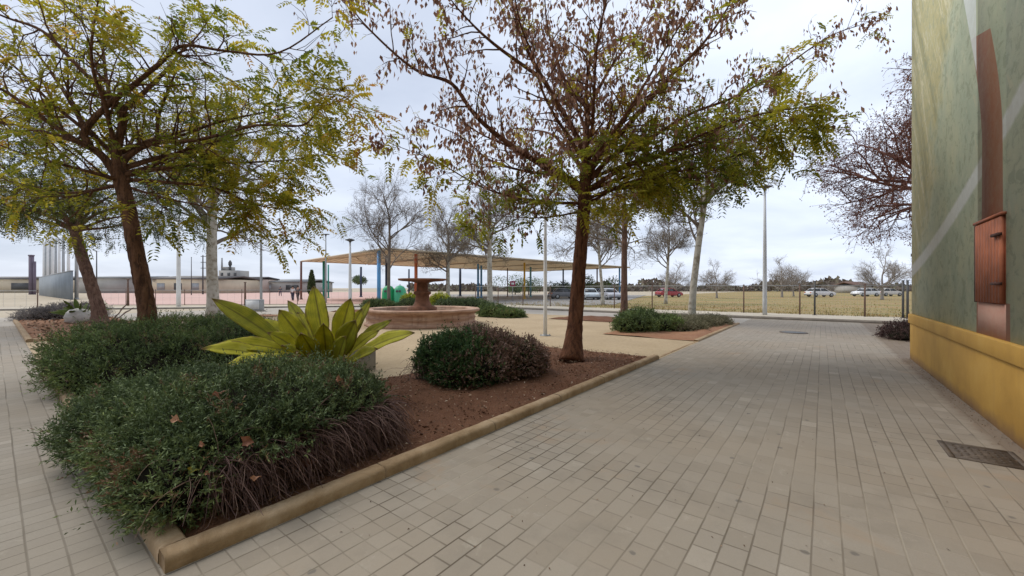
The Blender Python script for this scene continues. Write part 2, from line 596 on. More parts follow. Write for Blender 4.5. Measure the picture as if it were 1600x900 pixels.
def agave_mat(name, c0, c1, c2):
    n = NT(name)
    a = nd(n.t, 'ShaderNodeAttribute', attribute_name='tint')   # 0 margin .. 1 midrib
    f = n.noise(7, 4, 0.6)
    col = n.ramp(f, [(0.32, c0), (0.55, c1), (0.75, c2)])
    al = nd(n.t, 'ShaderNodeAttribute', attribute_name='along')
    oi = nd(n.t, 'ShaderNodeObjectInfo')
    fib = n.noise(1.0, 4, 0.7, vec=n.comb(n.math('MULTIPLY', a.outputs['Fac'], 22.0), n.math('MULTIPLY', al.outputs['Fac'], 1.6), n.math('MULTIPLY', oi.outputs['Random'], 50.0)))
    col = n.mix(n.ramp(fib, [(0.35, 0.55), (0.55, 0.0)]), col, tuple(x * 0.45 for x in c0))
    col = n.mix(n.ramp(fib, [(0.58, 0.0), (0.72, 0.5)]), col, tuple(min(1, x * 1.15) for x in c2))
    wthr = n.math('ADD', al.outputs['Fac'], n.math('MULTIPLY', n.noise(9, 4, 0.7), 0.22))
    tipm = n.math('MULTIPLY', n.math('SUBTRACT', wthr, 1.02), 12.0, clamp=True)
    col = n.mix(tipm, col, (0.22, 0.14, 0.06))
    edg = n.math('MULTIPLY', n.ramp(a.outputs['Fac'], [(0.05, 1.0), (0.16, 0.0)]), n.ramp(n.noise(13, 3), [(0.45, 0.0), (0.6, 0.8)]))
    col = n.mix(edg, col, (0.24, 0.16, 0.05))
    col = n.mix(n.ramp(a.outputs['Fac'], [(0.86, 0.0), (0.99, 0.75)]), col, (0.13, 0.10, 0.015))
    n.bump(fib, 0.35, 0.004)
    col = n.mix(n.ramp(n.noise(40, 3), [(0.66, 0.0), (0.8, 0.5)]), col, (0.16, 0.13, 0.03))
    n.fin(col, 0.58, 0.25)
    tr = nd(n.t, 'ShaderNodeBsdfTranslucent')
    n.t.links.new(col, tr.inputs[0])
    mxs = nd(n.t, 'ShaderNodeMixShader')
    mxs.inputs[0].default_value = 0.3
    n.t.links.new(n.bsdf.outputs[0], mxs.inputs[1])
    n.t.links.new(tr.outputs[0], mxs.inputs[2])
    n.t.links.new(mxs.outputs[0], n.out.inputs[0])
    return n.m


M['agave'] = agave_mat('yellow_green_blade', (0.36, 0.34, 0.02), (0.56, 0.50, 0.026), (0.66, 0.58, 0.05))
M['agave_shaded'] = agave_mat('shaded_blade', (0.26, 0.265, 0.02), (0.40, 0.37, 0.026), (0.52, 0.45, 0.035))  # darker copy of the yellow green blade, shadow put into the colour
M['agave_green'] = agave_mat('green_blade', (0.08, 0.13, 0.02), (0.13, 0.19, 0.03), (0.2, 0.25, 0.04))
M['agave_bright'] = agave_mat('bright_yellow_blade', (0.52, 0.48, 0.035), (0.64, 0.58, 0.055), (0.70, 0.65, 0.13))
M['white_paint'] = simple('white_painted_metal', (0.70, 0.70, 0.68), 0.45, 0.06, 2)
M['grey_metal'] = simple('galvanised_grey', (0.36, 0.37, 0.37), 0.5, 0.12, 4, 0.3)
M['light_metal'] = simple('light_grey_paint', (0.55, 0.56, 0.56), 0.5, 0.08, 4)
M['dark_metal'] = simple('dark_grey_metal', (0.09, 0.09, 0.09), 0.5, 0.2, 4)
M['rust_metal'] = simple('brown_rusted_metal', (0.16, 0.10, 0.075), 0.7, 0.3, 4)
M['terracotta'] = simple('terracotta_stone', (0.20, 0.088, 0.048), 0.8, 0.45, 4, bump=0.4)


def fountain_mat():
    n = NT('pink_fountain_stone')
    v = n.map(0.6, 0.6, 5.0)
    a = n.noise(2.0, 5, 0.6, vec=v)
    col = n.ramp(a, [(0.3, (0.28, 0.15, 0.095)), (0.5, (0.42, 0.26, 0.175)), (0.7, (0.53, 0.37, 0.27))])
    st = n.noise(1.0, 5, 0.7, vec=n.map(5, 5, 0.7))
    col = n.mix(n.ramp(st, [(0.5, 0.0), (0.66, 0.6)]), col, (0.20, 0.115, 0.075))
    n.bump(a, 0.3, 0.01)
    return n.fin(col, 0.75, 0.25)


M['fountain'] = fountain_mat()
M['concrete'] = simple('concrete_block', (0.30, 0.265, 0.22), 0.9, 0.2, 6, bump=0.3)


# ------------------------------------------------------------------ ground
def sheet(name, poly, z, mat, label=None):
    mb = MB()
    mb.add([(p[0], p[1], z) for p in poly], [tuple(range(len(poly)))])
    o = mb.build(name, mat)
    if o.data.polygons[0].normal.z < 0:
        o.data.flip_normals()
    return tag(o, label, None, None, 'structure')


sheet('ground', [(-3000, -3000), (3000, -3000), (3000, 3000), (-3000, 3000)], -0.02, M['dirt'], 'pale dirt ground reaching the horizon')
WALL_Y = -4.22
sheet('pavement', [(-40, -12), (22.3, -12), (22.3, 0), (-40, 0)], 0.004, M['paver'], 'grey paved walk of small square setts beside the painted wall')
sheet('pavement', [(-14, 0), (0, 0), (0, 22.5), (-14, 22.5)], 0.004, M['paver_left'], 'paved walk of small square setts left of the planters')
sheet('plaza_ground', [(0, 0), (18.6, 0), (18.6, 22), (0, 22)], 0.0, M['sand'], 'tan sandy ground of the square round the fountain')
sheet('road', [(18.6, 0), (22.3, 0), (22.3, 30), (-14, 30), (-14, 22.5), (18.6, 22)], -0.004, M['road'], 'pale worn roadway behind the square')
sheet('grass_field', [(25.6, -200), (260, -200), (260, 24), (25.6, 24)], -0.012, M['grass'], 'dry yellow grass field beyond the wire fence')
sheet('sidewalk', [(22.45, -60), (25.6, -60), (25.6, 24), (22.45, 24)], 0.12, M['walkconc'], 'pale concrete sidewalk in front of the wire fence')
mb = MB()
mb.box((22.375, -18, 0.05), (0.15, 84, 0.148))
tag(mb.build('road_kerb', M['kerbfar']), 'long grey kerb along the sidewalk', None, None, 'structure')
# pale strip with its kerb left, then the pink sports court
k0, k1 = gp(-60, 485.5), gp(560, 479.5)
d = (k1 - k0).normalized()
nrm = Vector((-d.y, d.x, 0))
sheet('sidewalk', [k0, k1, k1 + nrm * 2.2, k0 + nrm * 2.2], 0.09, M['walkconc'], 'pale concrete strip before the pink court')
mb = MB()
for a, b in ((k0, k1),):
    c = (a + b) / 2
    mb.box((c.x, c.y, 0.035), ((b - a).length, 0.14, 0.125), math.atan2(d.y, d.x))
tag(mb.build('road_kerb', M['kerbfar']), 'low grey kerb before the pink court', None, None, 'structure')
c0, c1 = gp(170, 476.5), gp(720, 474)
c2, c3 = gp(660, 456.5), gp(150, 456.5)
sheet('court_ground', [c0, c1, c2, c3], 0.012, M['court'], 'pink sports court surface')
sheet('parking_ground', [gp(700, 482), gp(960, 476), gp(1010, 461), gp(700, 460)], 0.016, M['asphalt'], 'grey parking area beyond the square')


# planters: kerb frame + soil
def kerb_run(name, p0, p1, w, h, label, seg=1.34):
    """kerb stones butted end to end with fine joints"""
    p0, p1 = Vector(p0), Vector(p1)
    L = (p1 - p0).length
    d = (p1 - p0).normalized()
    s = Vector((-d.y, d.x, 0))
    mb = MB()
    n = max(1, round(L / seg))
    prof = [(0, -0.03), (0, h - 0.030), (0.010, h - 0.012), (0.030, h), (w - 0.012, h + 0.001), (w, h - 0.012), (w, -0.03)]
    for i in range(n):
        a = p0 + d * (L * i / n + (0.002 if i else 0))
        b = p0 + d * (L * (i + 1) / n - (0.002 if i < n - 1 else 0))
        dz = random.uniform(-0.004, 0.004)
        of = random.uniform(-0.005, 0.005)
        k = len(prof)
        m = max(2, int((b - a).length / 0.04))
        vs = []
        for q_ in range(m + 1):
            p = a.lerp(b, q_ / m)
            chip = 0.016 * max(0, random.random() - 0.93) / 0.07 if 0 < q_ < m else 0.006 * random.random()
            for w_, (o_, z) in enumerate(prof):
                q = p + s * (o_ + of + random.gauss(0, 0.0012) + (chip if w_ in (1, 2) else 0))
                vs.append((q.x, q.y, z + dz + random.gauss(0, 0.0010) - (chip * 0.6 if w_ in (2, 3) else 0)))
        fs = []
        for q_ in range(m):
            fs += [(q_ * k + t_, q_ * k + t_ + 1, (q_ + 1) * k + t_ + 1, (q_ + 1) * k + t_) for t_ in range(k - 1)]
        fs += [tuple(range(k)), tuple(reversed(range(m * k, (m + 1) * k)))]
        mb.add(vs, fs)
    o = mb.build(name, M['kerb'])
    return tag(o, label, None, None, 'structure')


PW = 2.95
kerb_run('planter_kerb', (0, 0, 0), (8.05, 0, 0), 0.13, 0.09, 'rounded tan kerb of the near planter along the paved walk')
kerb_run('planter_kerb', (0, 8.2, 0), (0, 0.13, 0), 0.13, 0.088, 'tan kerb of the near planter along the left walk')
kerb_run('planter_kerb', (0, 26.0, 0), (0, 14.6, 0), 0.13, 0.09, 'tan kerb of the far left planter beside the walk')
kerb_run('planter_kerb', (0.13, 14.6, 0), (3.2, 14.6, 0), 0.13, 0.09, 'short tan kerb at the near end of the far left planter')
kerb_run('planter_kerb', (11.5, 0, 0), (18.6, 0, 0), 0.13, 0.05, 'low kerb of the planter where the walk ends')
kerb_run('plaza_edging', (8.05, 0.03, 0), (11.5, 0.03, 0), 0.08, 0.012, 'flush kerb stones between the walk and the sandy square')


def soil(poly, mat, label, seed, z=0.055, res=0.09, amp=0.03):
    """bumpy soil bed, sinking towards its edges"""
    xs = [p[0] for p in poly]
    ys = [p[1] for p in poly]
    nx = max(4, int((max(xs) - min(xs)) / res))
    ny = max(4, int((max(ys) - min(ys)) / res))
    rg = np.random.default_rng(seed)
    gxs = np.linspace(min(xs), max(xs), nx)
    gys = np.linspace(min(ys), max(ys), ny)
    Xg, Yg = np.meshgrid(gxs, gys, indexing='ij')
    Z = np.full_like(Xg, z)
    for k in range(14):
        a, b, ph = rg.uniform(-7, 7), rg.uniform(-7, 7), rg.uniform(0, 6)
        Z += amp * 0.22 * np.sin(a * Xg + b * Yg + ph)
    Z += rg.normal(0, amp * 0.2, Z.shape)
    e = np.minimum(np.minimum(Xg - min(xs), max(xs) - Xg), np.minimum(Yg - min(ys), max(ys) - Yg))
    Z = np.where(e < 0.15, Z * (0.35 + e / 0.15 * 0.65), Z)
    idx = np.arange(nx * ny).reshape(nx, ny)
    q = np.stack([idx[:-1, :-1], idx[1:, :-1], idx[1:, 1:], idx[:-1, 1:]], -1).reshape(-1, 4)
    mb = MB()
    mb.add(np.stack([Xg, Yg, Z], -1).reshape(-1, 3), q)
    o = mb.build('soil_bed', mat, smooth=True)
    return tag(o, label, None, None, 'structure')


soil([(0.125, 0.125), (8.0, PW)], M['soil'], 'dark reddish soil bed inside the near planter', 1)
soil([(0.125, PW), (PW, 8.2)], M['soil'], 'soil bed under the back hedge', 2, res=0.15)
soil([(0.125, 14.72), (3.2, 26.0)], M['soil_far'], 'orange soil bed of the far left planter', 3, res=0.15)
soil([(11.5, 0.125), (18.6, 2.9)], M['soil_far'], 'soil bed of the planter where the walk ends', 4, res=0.15)
soil([(15.9, 2.9), (18.6, 7.8)], M['soil'], 'red soil bed under the slim pale trees', 5, res=0.2)
soil([(12.5, 19.2), (18.6, 22.0)], M['soil'], 'soil bed of the planter behind the fountain', 6, res=0.25)
soil([(15.8, 14.5), (18.6, 19.2)], M['soil'], 'soil bed of the planter right of the fountain', 7, res=0.25)
soil([(3.3, 20.0), (9.0, 22.0)], M['soil_far'], 'narrow soil bed round the thick pale tree', 8, res=0.25)


# ------------------------------------------------------------------ vectorised leaves
def unit(a):
    return a / np.maximum(np.linalg.norm(a, axis=1, keepdims=True), 1e-9)


def leaves(mb, P, D, L, Wd, tint, mi=0, N=None, rng=RNG, kink=0.12):
    """diamond leaflets: base P, direction D, length L, width Wd, one tint each"""
    n = len(P)
    if n == 0:
        return
    P, D = np.asarray(P), unit(np.asarray(D))
    if N is None:
        N = rng.normal(size=(n, 3)) * 0.8 + np.array([0, 0, 1.0])
    S = unit(np.cross(D, N))
    U = np.cross(S, D)
    L = np.broadcast_to(np.asarray(L, float), (n,))[:, None]
    Wd = np.broadcast_to(np.asarray(Wd, float), (n,))[:, None]
    a = P
    b = P + D * L * 0.42 + S * Wd * 0.5 + U * L * kink
    c = P + D * L
    d_ = P + D * L * 0.42 - S * Wd * 0.5 + U * L * kink
    V = np.stack([a, b, c, d_], 1).reshape(-1, 3)
    Fq = np.arange(4 * n).reshape(n, 4)
    mb.add(V, Fq, mi, np.repeat(np.clip(tint, 0, 1), 4))


def pinnate(mb, P, D, L, tint, rng, pairs=8, lw=0.35, ll=0.2, mi=0, droop=0.25):
    """compound leaves: a row of leaflet pairs along each rachis"""
    n = len(P)
    if n == 0:
        return
    P, D = np.asarray(P), unit(np.asarray(D))
    up = rng.normal(size=(n, 3)) * 0.35 + np.array([0, 0, 1.0])
    S = unit(np.cross(D, up))
    L = np.broadcast_to(np.asarray(L, float), (n,))
    for k in range(pairs):
        t = (k + 0.7) / pairs
        c = P + D * (L * t)[:, None]
        c[:, 2] -= droop * L * t * t
        sz = L * ll * (1.15 - 0.5 * abs(t - 0.45))
        for sgn in (-1, 1):
            dd = S * sgn + D * 0.55 + rng.normal(size=(n, 3)) * 0.12
            dd[:, 2] -= 0.25
            keep = rng.random(n) > 0.08
            leaves(mb, c[keep], dd[keep], sz[keep], sz[keep] * lw, (tint + rng.normal(0, 0.05, n))[keep], mi,
                   N=(up + rng.normal(size=(n, 3)) * 0.25)[keep], rng=rng)


def smooth_path(pts, per=6):
    pts = [Vector(p) for p in pts]
    P = [pts[0] * 2 - pts[1]] + pts + [pts[-1] * 2 - pts[-2]]
    out = []
    for i in range(1, len(P) - 2):
        for k in range(per):
            t = k / per
            a, b, c, d_ = P[i - 1], P[i], P[i + 1], P[i + 2]
            out.append(0.5 * ((2 * b) + (c - a) * t + (2 * a - 5 * b + 4 * c - d_) * t * t + (3 * b - a - 3 * c + d_) * t ** 3))
    out.append(pts[-1])
    return out


def rand_perp(d, rnd):
    v = Vector((rnd.gauss(0, 1), rnd.gauss(0, 1), rnd.gauss(0, 1)))
    v -= d * v.dot(d)
    return v.normalized() if v.length > 1e-6 else d.orthogonal().normalized()


def twig_path(p, d, L, rnd, n=4, wob=0.18, bend=(0, 0, 0)):
    pts = [p.copy()]
    d = d.normalized()
    for i in range(n):
        d = (d + Vector((rnd.gauss(0, wob), rnd.gauss(0, wob), rnd.gauss(0, wob))) + Vector(bend)).normalized()
        p = p + d * (L / n)
        pts.append(p.copy())
    return pts


# ------------------------------------------------------------------ the two branching trees in front
def spreading_tree(name, label, trunk, r_trunk, limbs, extra, leaf_fn, mats, seed, group, sub_n=10, fork=None, twn=5, sub_l=(0.5, 1.3), tw_l=(0.25, 0.6)):
    """trunk + limbs as one bark mesh, leafy twigs as crown; limbs are lists of world points with radii"""
    rnd = random.Random(seed)
    base = Vector((trunk[0].x, trunk[0].y, 0.03))
    t = thing(name, base, label, 'tree', group)
    mb = MB()
    tp = smooth_path(trunk, 14)
    n = len(tp)
    rr = []
    for i in range(n):
        u = i / (n - 1)
        rr.append(r_trunk * (1.0 - 0.22 * u) * (1 + 0.75 * math.exp(-u * 11)) * (1 + rnd.uniform(-0.03, 0.03)))
    mb.tube(tp, rr, 22, lump=0.022)
    crown = MB()
    tips = []          # (point, direction, leafiness level)
    all_limbs = [(smooth_path(p, 5), r) for p, r in limbs]
    for (az, el, L, r, start) in extra:
        dd = Vector((math.cos(az) * math.cos(el), math.sin(az) * math.cos(el), math.sin(el)))
        pts = twig_path(start, dd, L, rnd, 7, 0.13, (0, 0, -0.01))
        all_limbs.append((smooth_path(pts, 3), r))
    for pts, r0 in all_limbs:
        n = len(pts)
        rad = [max(0.006, r0 * (1 - 0.88 * (i / (n - 1)) ** 0.75)) for i in range(n)]
        mb.tube(pts, rad, 9, lump=0.03)
        Lt = sum((pts[i + 1] - pts[i]).length for i in range(n - 1))
        ns = int(sub_n * max(0.6, Lt / 3.0))
        for s in range(ns):
            u = 0.16 + 0.84 * (s + rnd.random()) / ns
            i = min(n - 2, int(u * (n - 1)))
            p = pts[i].lerp(pts[i + 1], u * (n - 1) - i)
            d_ = (pts[i + 1] - pts[i]).normalized()
            q = (d_ * rnd.uniform(0.35, 1.0) + rand_perp(d_, rnd) * rnd.uniform(0.6, 1.0) + Vector((0, 0, rnd.uniform(-0.1, 0.35)))).normalized()
            Ls = rnd.uniform(*sub_l) * (1.1 - 0.5 * u)
            sp = twig_path(p, q, Ls, rnd, 6, 0.16)
            sv = rnd.gauss(0, 1)
            rs = min(rad[i] * 0.6, 0.018)
            mb.tube(sp, [rs * (1 - 0.75 * k / 6) for k in range(7)], 5, cap=False)
            for w in range(twn):
                k = rnd.randint(1, 5)
                d2 = (sp[k + 1] - sp[k]).normalized()
                q2 = (d2 * rnd.uniform(0.3, 0.9) + rand_perp(d2, rnd) * 0.8).normalized()
                tp2 = twig_path(sp[k], q2, rnd.uniform(*tw_l), rnd, 3, 0.2)
                crown.tube(tp2, [0.0055, 0.0045, 0.0035, 0.002], 3, mi=0, cap=False)
                for a in (1, 2, 3):
                    tips.append((tp2[a], (tp2[a] - tp2[a - 1]).normalized(), u, sv))
            tips.append((sp[-1], (sp[-1] - sp[-2]).normalized(), u, sv))
    leaf_fn(crown, tips, np.random.default_rng(seed + 5))
    b = mb.build('trunk', mats[0], t, smooth=True, loc=base)
    c = crown.build('crown', [mats[0]] + mats[1:], t, loc=base)
    return t


# --- right tree (seed pods and green sprays)
Z1 = 8.4


def limb(pix, z0, dz, r):
    """photo-guided limb that also runs towards or away from the viewer"""
    n = len(pix)
    return ([at(x, y, z0 + dz * (i / (n - 1)) ** 1.1) for i, (x, y) in enumerate(pix)], r)


trunk1 = [gp(893, 565, 0.02), at(899, 500, Z1), at(905, 420, Z1), at(911, 345, Z1), at(914, 290, Z1), at(916, 262, Z1)]
limbs1 = [
    limb([(914, 300), (868, 271), (786, 218), (741, 178), (706, 131), (657, 113), (617, 84), (568, 36), (545, 5)], Z1, -0.9, 0.075),
    limb([(914, 268), (906, 222), (839, 107), (812, 49), (795, -25)], Z1, -0.5, 0.085),
    limb([(850, 125), (772, 69), (723, 22), (690, -20)], Z1 - 0.3, -1.0, 0.045),
    limb([(915, 265), (916, 222), (915, 165), (888, 138), (857, 49), (850, -20)], Z1, 0.7, 0.085),
    limb([(915, 170), (919, 111), (937, 62), (946, -20)], Z1 + 0.3, -1.2, 0.05),
    limb([(915, 180), (935, 140), (959, 98), (995, 53), (1023, 5)], Z1 + 0.2, 0.9, 0.055),
    limb([(917, 275), (940, 242), (989, 187), (1047, 120), (1096, 71), (1131, 22), (1150, -15)], Z1, -0.6, 0.08),
    limb([(917, 285), (962, 240), (1020, 213), (1078, 178), (1149, 151), (1211, 115), (1290, 60), (1340, 40)], Z1, 0.8, 0.06),
    limb([(914, 300), (975, 262), (1033, 242), (1100, 209), (1189, 178), (1278, 165)], Z1, -1.1, 0.06),
    limb([(912, 305), (868, 275), (817, 267), (763, 249), (719, 213), (648, 182)], Z1, 0.9, 0.05),
    limb([(911, 318), (860, 316), (799, 307), (746, 289), (683, 253), (604, 222)], Z1, -0.8, 0.04),
    limb([(912, 325), (960, 296), (1030, 285), (1100, 272), (1180, 262)], Z1, 0.5, 0.04),
    limb([(914, 300), (980, 275), (1060, 250), (1140, 222), (1230, 205)], Z1, 1.6, 0.05),
    limb([(911, 330), (850, 340), (790, 338), (730, 330)], Z1, 0.4, 0.025),
    limb([(912, 322), (890, 290), (872, 262)], Z1, -0.5, 0.016),
    limb([(915, 300), (935, 268), (948, 240)], Z1, -0.6, 0.016),
    limb([(913, 318), (945, 305), (980, 310)], Z1, -0.4, 0.016),
    limb([(912, 325), (880, 318), (850, 325)], Z1, -0.5, 0.016),
    limb([(914, 290), (905, 262), (900, 235)], Z1, -0.7, 0.014),
    limb([(918, 280), (1000, 250), (1090, 225), (1180, 190), (1270, 178)], Z1, 0.2, 0.045),
    limb([(914, 312), (1000, 280), (1090, 262), (1160, 240), (1230, 225)], Z1, -0.4, 0.04),
]
f1 = at(914, 285, Z1)
ex1 = [(R(a), R(e), L, r, f1 + Vector((0, 0, z))) for a, e, L, r, z in
       [(60, 42, 4.0, 0.055, 0.2), (20, 35, 4.2, 0.055, 0.1), (100, 30, 3.8, 0.05, -0.1), (200, 45, 3.6, 0.05, 0.2),
        (240, 35, 3.6, 0.05, 0.1), (35, 60, 4.4, 0.05, 0.5), (300, 50, 3.8, 0.045, 0.4), (140, 55, 4.0, 0.045, 0.4)]]


def leaf1(mb, tips, rng):
    P = np.array([t[0] for t in tips])
    D = np.array([t[1] for t in tips])
    rel = P - np.array(CAM)
    side = rel @ np.array(RT) - 1.5           # across the crown
    h = P[:, 2]
    nz = np.sin(P[:, 0] * 1.7 + 1) + np.sin(P[:, 1] * 2.1) + np.sin(P[:, 2] * 2.3 + P[:, 0]) * 0.8
    # green leaf sprays fill the lower right, pods hang in the bare rest
    sv = np.array([t[3] for t in tips])
    g = 0.18 + 0.42 * np.clip(side / 2.4, -0.4, 1.4) * np.clip((7.0 - h) / 2.0, 0.2, 1.0) + 0.52 * np.clip((4.4 - h) / 1.2, -0.5, 1.0) + 0.13 * nz + 0.16 * sv
    g = np.clip(g, 0, 1)
    green = rng.random(len(P)) < g
    rep = 3
    for k in range(rep):
        sel = green & (rng.random(len(P)) < 0.56)
        n = sel.sum()
        d_ = D[sel] + rng.normal(size=(n, 3)) * 0.55
        d_[:, 2] -= 0.12
        pinnate(mb, P[sel] + rng.normal(size=(n, 3)) * 0.05, d_, rng.uniform(0.22, 0.40, n), np.clip(0.38 + 0.10 * nz[sel] + 0.08 * sv[sel] + rng.normal(0, 0.12, n), 0, 0.95), rng, 7, 0.46, 0.30, 1)
    # sparse pale leaves in the bare part, dark heart low round the fork
    for k in range(6):
        sel = (~green) & (rng.random(len(P)) < 0.44 + 0.3 * sv)
        n = sel.sum()
        if n == 0:
            continue
        d_ = rng.normal(size=(n, 3)) * 0.25 + np.array([0, 0, -1.0])
        leaves(mb, P[sel] + rng.normal(size=(n, 3)) * 0.07, d_, rng.uniform(0.08, 0.15, n), rng.uniform(0.045, 0.075, n), rng.random(n), 2, rng=rng, N=rng.normal(size=(n, 3)))
    sel = (~green) & (rng.random(len(P)) < 0.30)
    n = sel.sum()
    pinnate(mb, P[sel], D[sel] + rng.normal(size=(n, 3)) * 0.6, rng.uniform(0.1, 0.2, n), rng.uniform(0.5, 1.0, n), rng, 5, 0.4, 0.22, 1)


GT = 'spreading trees in the near planter'
spreading_tree('spreading_tree', 'tree with red brown trunk, brown seed pods and green sprays, right of the round bush',
               trunk1, 0.152, limbs1, ex1, leaf1, [M['bark'], M['leaf_olive'], M['pod']], 21, None, sub_n=14, twn=3)

# --- left tree (olive yellow leaves)
Z2 = 7.25
trunk2 = [Vector((gx(243, Z2).x, gx(243, Z2).y, 0.03)), at(234, 520, Z2), at(226, 460, Z2), at(212, 390, Z2), at(201, 330, Z2), at(190, 285, Z2), at(184, 262, Z2)]
limbs2 = [
    limb([(186, 278), (156, 240), (116, 218), (58, 178), (7, 142), (-60, 110)], Z2, -0.9, 0.085),
    limb([(120, 220), (62, 205), (7, 191), (-60, 180)], Z2 - 0.3, 0.9, 0.05),
    limb([(140, 228), (133, 204), (169, 164), (209, 133), (262, 89), (289, 71), (356, 80), (436, 82), (520, 27)], Z2 - 0.2, -0.7, 0.065),
    limb([(184, 262), (182, 240), (191, 196), (191, 169), (169, 151), (120, 102), (67, 49), (9, 27), (-40, 5)], Z2, -0.4, 0.085),
    limb([(191, 172), (222, 147), (262, 107), (284, 80), (307, 58), (340, 10)], Z2, 0.9, 0.055),
    limb([(133, 200), (107, 155), (62, 89), (9, 49)], Z2 - 0.2, 1.0, 0.045),
    limb([(188, 268), (200, 245), (231, 227), (267, 218), (342, 191), (436, 171), (520, 155)], Z2, 0.6, 0.06),
    limb([(250, 222), (311, 218), (400, 196), (471, 196), (502, 169), (545, 150)], Z2 + 0.1, -0.9, 0.04),
    limb([(189, 280), (249, 284), (333, 293), (400, 320), (471, 329)], Z2, 0.8, 0.045),
    limb([(188, 282), (164, 275), (116, 262), (36, 240), (-30, 215)], Z2, -1.1, 0.05),
    limb([(245, 222), (249, 178), (275, 111), (284, 80), (290, 20)], Z2 + 0.1, 0.4, 0.035),
    limb([(107, 155), (105, 80), (100, 0)], Z2, -0.3, 0.02),
    limb([(190, 275), (260, 262), (350, 255), (450, 250), (540, 235)], Z2, 1.5, 0.05),
    limb([(192, 290), (260, 310), (330, 325), (390, 345)], Z2, 0.3, 0.03),
    limb([(188, 288), (130, 300), (70, 300), (0, 290)], Z2, 0.6, 0.04),
]
f2 = at(186, 265, Z2)
ex2 = [(R(a), R(e), L, r, f2 + Vector((0, 0, z))) for a, e, L, r, z in
       [(60, 40, 3.8, 0.05, 0.1), (20, 32, 4.2, 0.055, 0.0), (95, 30, 3.8, 0.05, -0.1), (40, 20, 4.2, 0.05, -0.1),
        (250, 45, 3.0, 0.045, 0.3), (75, 60, 4.2, 0.05, 0.5), (130, 40, 3.8, 0.045, 0.2), (5, 48, 3.8, 0.045, 0.3), (350, 25, 3.6, 0.04, -0.1)]]


def leaf2(mb, tips, rng):
    P = np.array([t[0] for t in tips])
    D = np.array([t[1] for t in tips])
    nz = np.sin(P[:, 0] * 1.9 + 2) + np.sin(P[:, 1] * 2.2 + 1) + np.sin(P[:, 2] * 2.6 + P[:, 1]) * 0.9
    rel = P - np.array(CAM)
    side = rel @ np.array(RT) + 6.5
    sv = np.array([t[3] for t in tips])
    g = np.clip(0.38 + 0.15 * nz + 0.22 * sv + 0.21 * np.clip(side / 2.0, -1.2, 0.8) + 0.26 * np.clip((4.3 - P[:, 2]), -0.8, 1), 0.04, 1)
    for k in range(2):
        sel = rng.random(len(P)) < g * 0.82
        n = sel.sum()
        d_ = D[sel] + rng.normal(size=(n, 3)) * 0.55
        d_[:, 2] -= 0.12
        pinnate(mb, P[sel] + rng.normal(size=(n, 3)) * 0.05, d_, rng.uniform(0.21, 0.38, n), np.clip(0.38 + 0.11 * nz[sel] + 0.1 * sv[sel] + rng.normal(0, 0.16, n), 0, 1), rng, 7, 0.46, 0.30, 1)
    sel = rng.random(len(P)) < 0.12
    n = sel.sum()
    leaves(mb, P[sel], rng.normal(size=(n, 3)) * 0.3 + np.array([0, 0, -1.0]), 0.06, 0.028, rng.random(n), 2, rng=rng, N=rng.normal(size=(n, 3)))


spreading_tree('spreading_tree', 'tree with olive yellow leaves and brown trunk rising behind the back hedge',
               trunk2, 0.135, limbs2, ex2, leaf2, [M['bark2'], M['leaf_olive'], M['pod']], 33, None, sub_n=13, twn=4)

# --- third tree, further left, leaning, darker crown
Z3 = 16.4
trunk3 = [Vector((gx(156, Z3).x, gx(156, Z3).y, 0.05)), at(153, 480, Z3), at(141, 440, Z3), at(128, 400, Z3), at(119, 368, Z3), at(116, 352, Z3)]
limbs3 = [
    limb([(119, 365), (104, 340), (80, 310), (40, 280), (-10, 262)], Z3, -1.0, 0.10),
    limb([(118, 362), (122, 320), (110, 270), (80, 220), (60, 190)], Z3, 1.0, 0.10),
    limb([(118, 362), (130, 325), (160, 290), (200, 262), (240, 245)], Z3, 0.8, 0.10),
    limb([(112, 352), (90, 335), (50, 330), (0, 322), (-40, 318)], Z3, 1.2, 0.07),
    limb([(118, 358), (150, 335), (190, 322), (240, 310), (290, 305)], Z3, -1.0, 0.07),
    limb([(114, 352), (100, 290), (50, 230), (10, 200)], Z3, -1.2, 0.08),
]
f3 = at(118, 360, Z3)
ex3 = [(R(a), R(e), L, 0.07, f3) for a, e, L in [(30, 25, 4), (80, 30, 4), (130, 20, 4.5), (200, 25, 4), (260, 30, 4), (330, 30, 4), (160, 50, 5), (0, 50, 5)]]


def leaf3(mb, tips, rng):
    P = np.array([t[0] for t in tips])
    D = np.array([t[1] for t in tips])
    nz = np.sin(P[:, 0] * 1.1) + np.sin(P[:, 1] * 1.3 + 1) + np.sin(P[:, 2] * 1.9)
    g = np.clip(0.75 + 0.15 * nz, 0.1, 1)
    for k in range(4):
        sel = rng.random(len(P)) < g
        n = sel.sum()
        d_ = D[sel] + rng.normal(size=(n, 3)) * 0.7
        d_[:, 2] -= 0.15
        pinnate(mb, P[sel] + rng.normal(size=(n, 3)) * 0.12, d_, rng.uniform(0.25, 0.42, n), np.clip(0.42 + 0.12 * nz[sel] + rng.normal(0, 0.14, n), 0, 1), rng, 6, 0.45, 0.25, 1)


spreading_tree('leaning_tree', 'leaning forked tree with dense dark crown in the far left planter',
               trunk3, 0.21, limbs3, ex3, leaf3, [M['bark3'], M['leaf_dark']], 44, None, sub_n=9, sub_l=(0.8, 2.0), tw_l=(0.4, 0.9), twn=3)


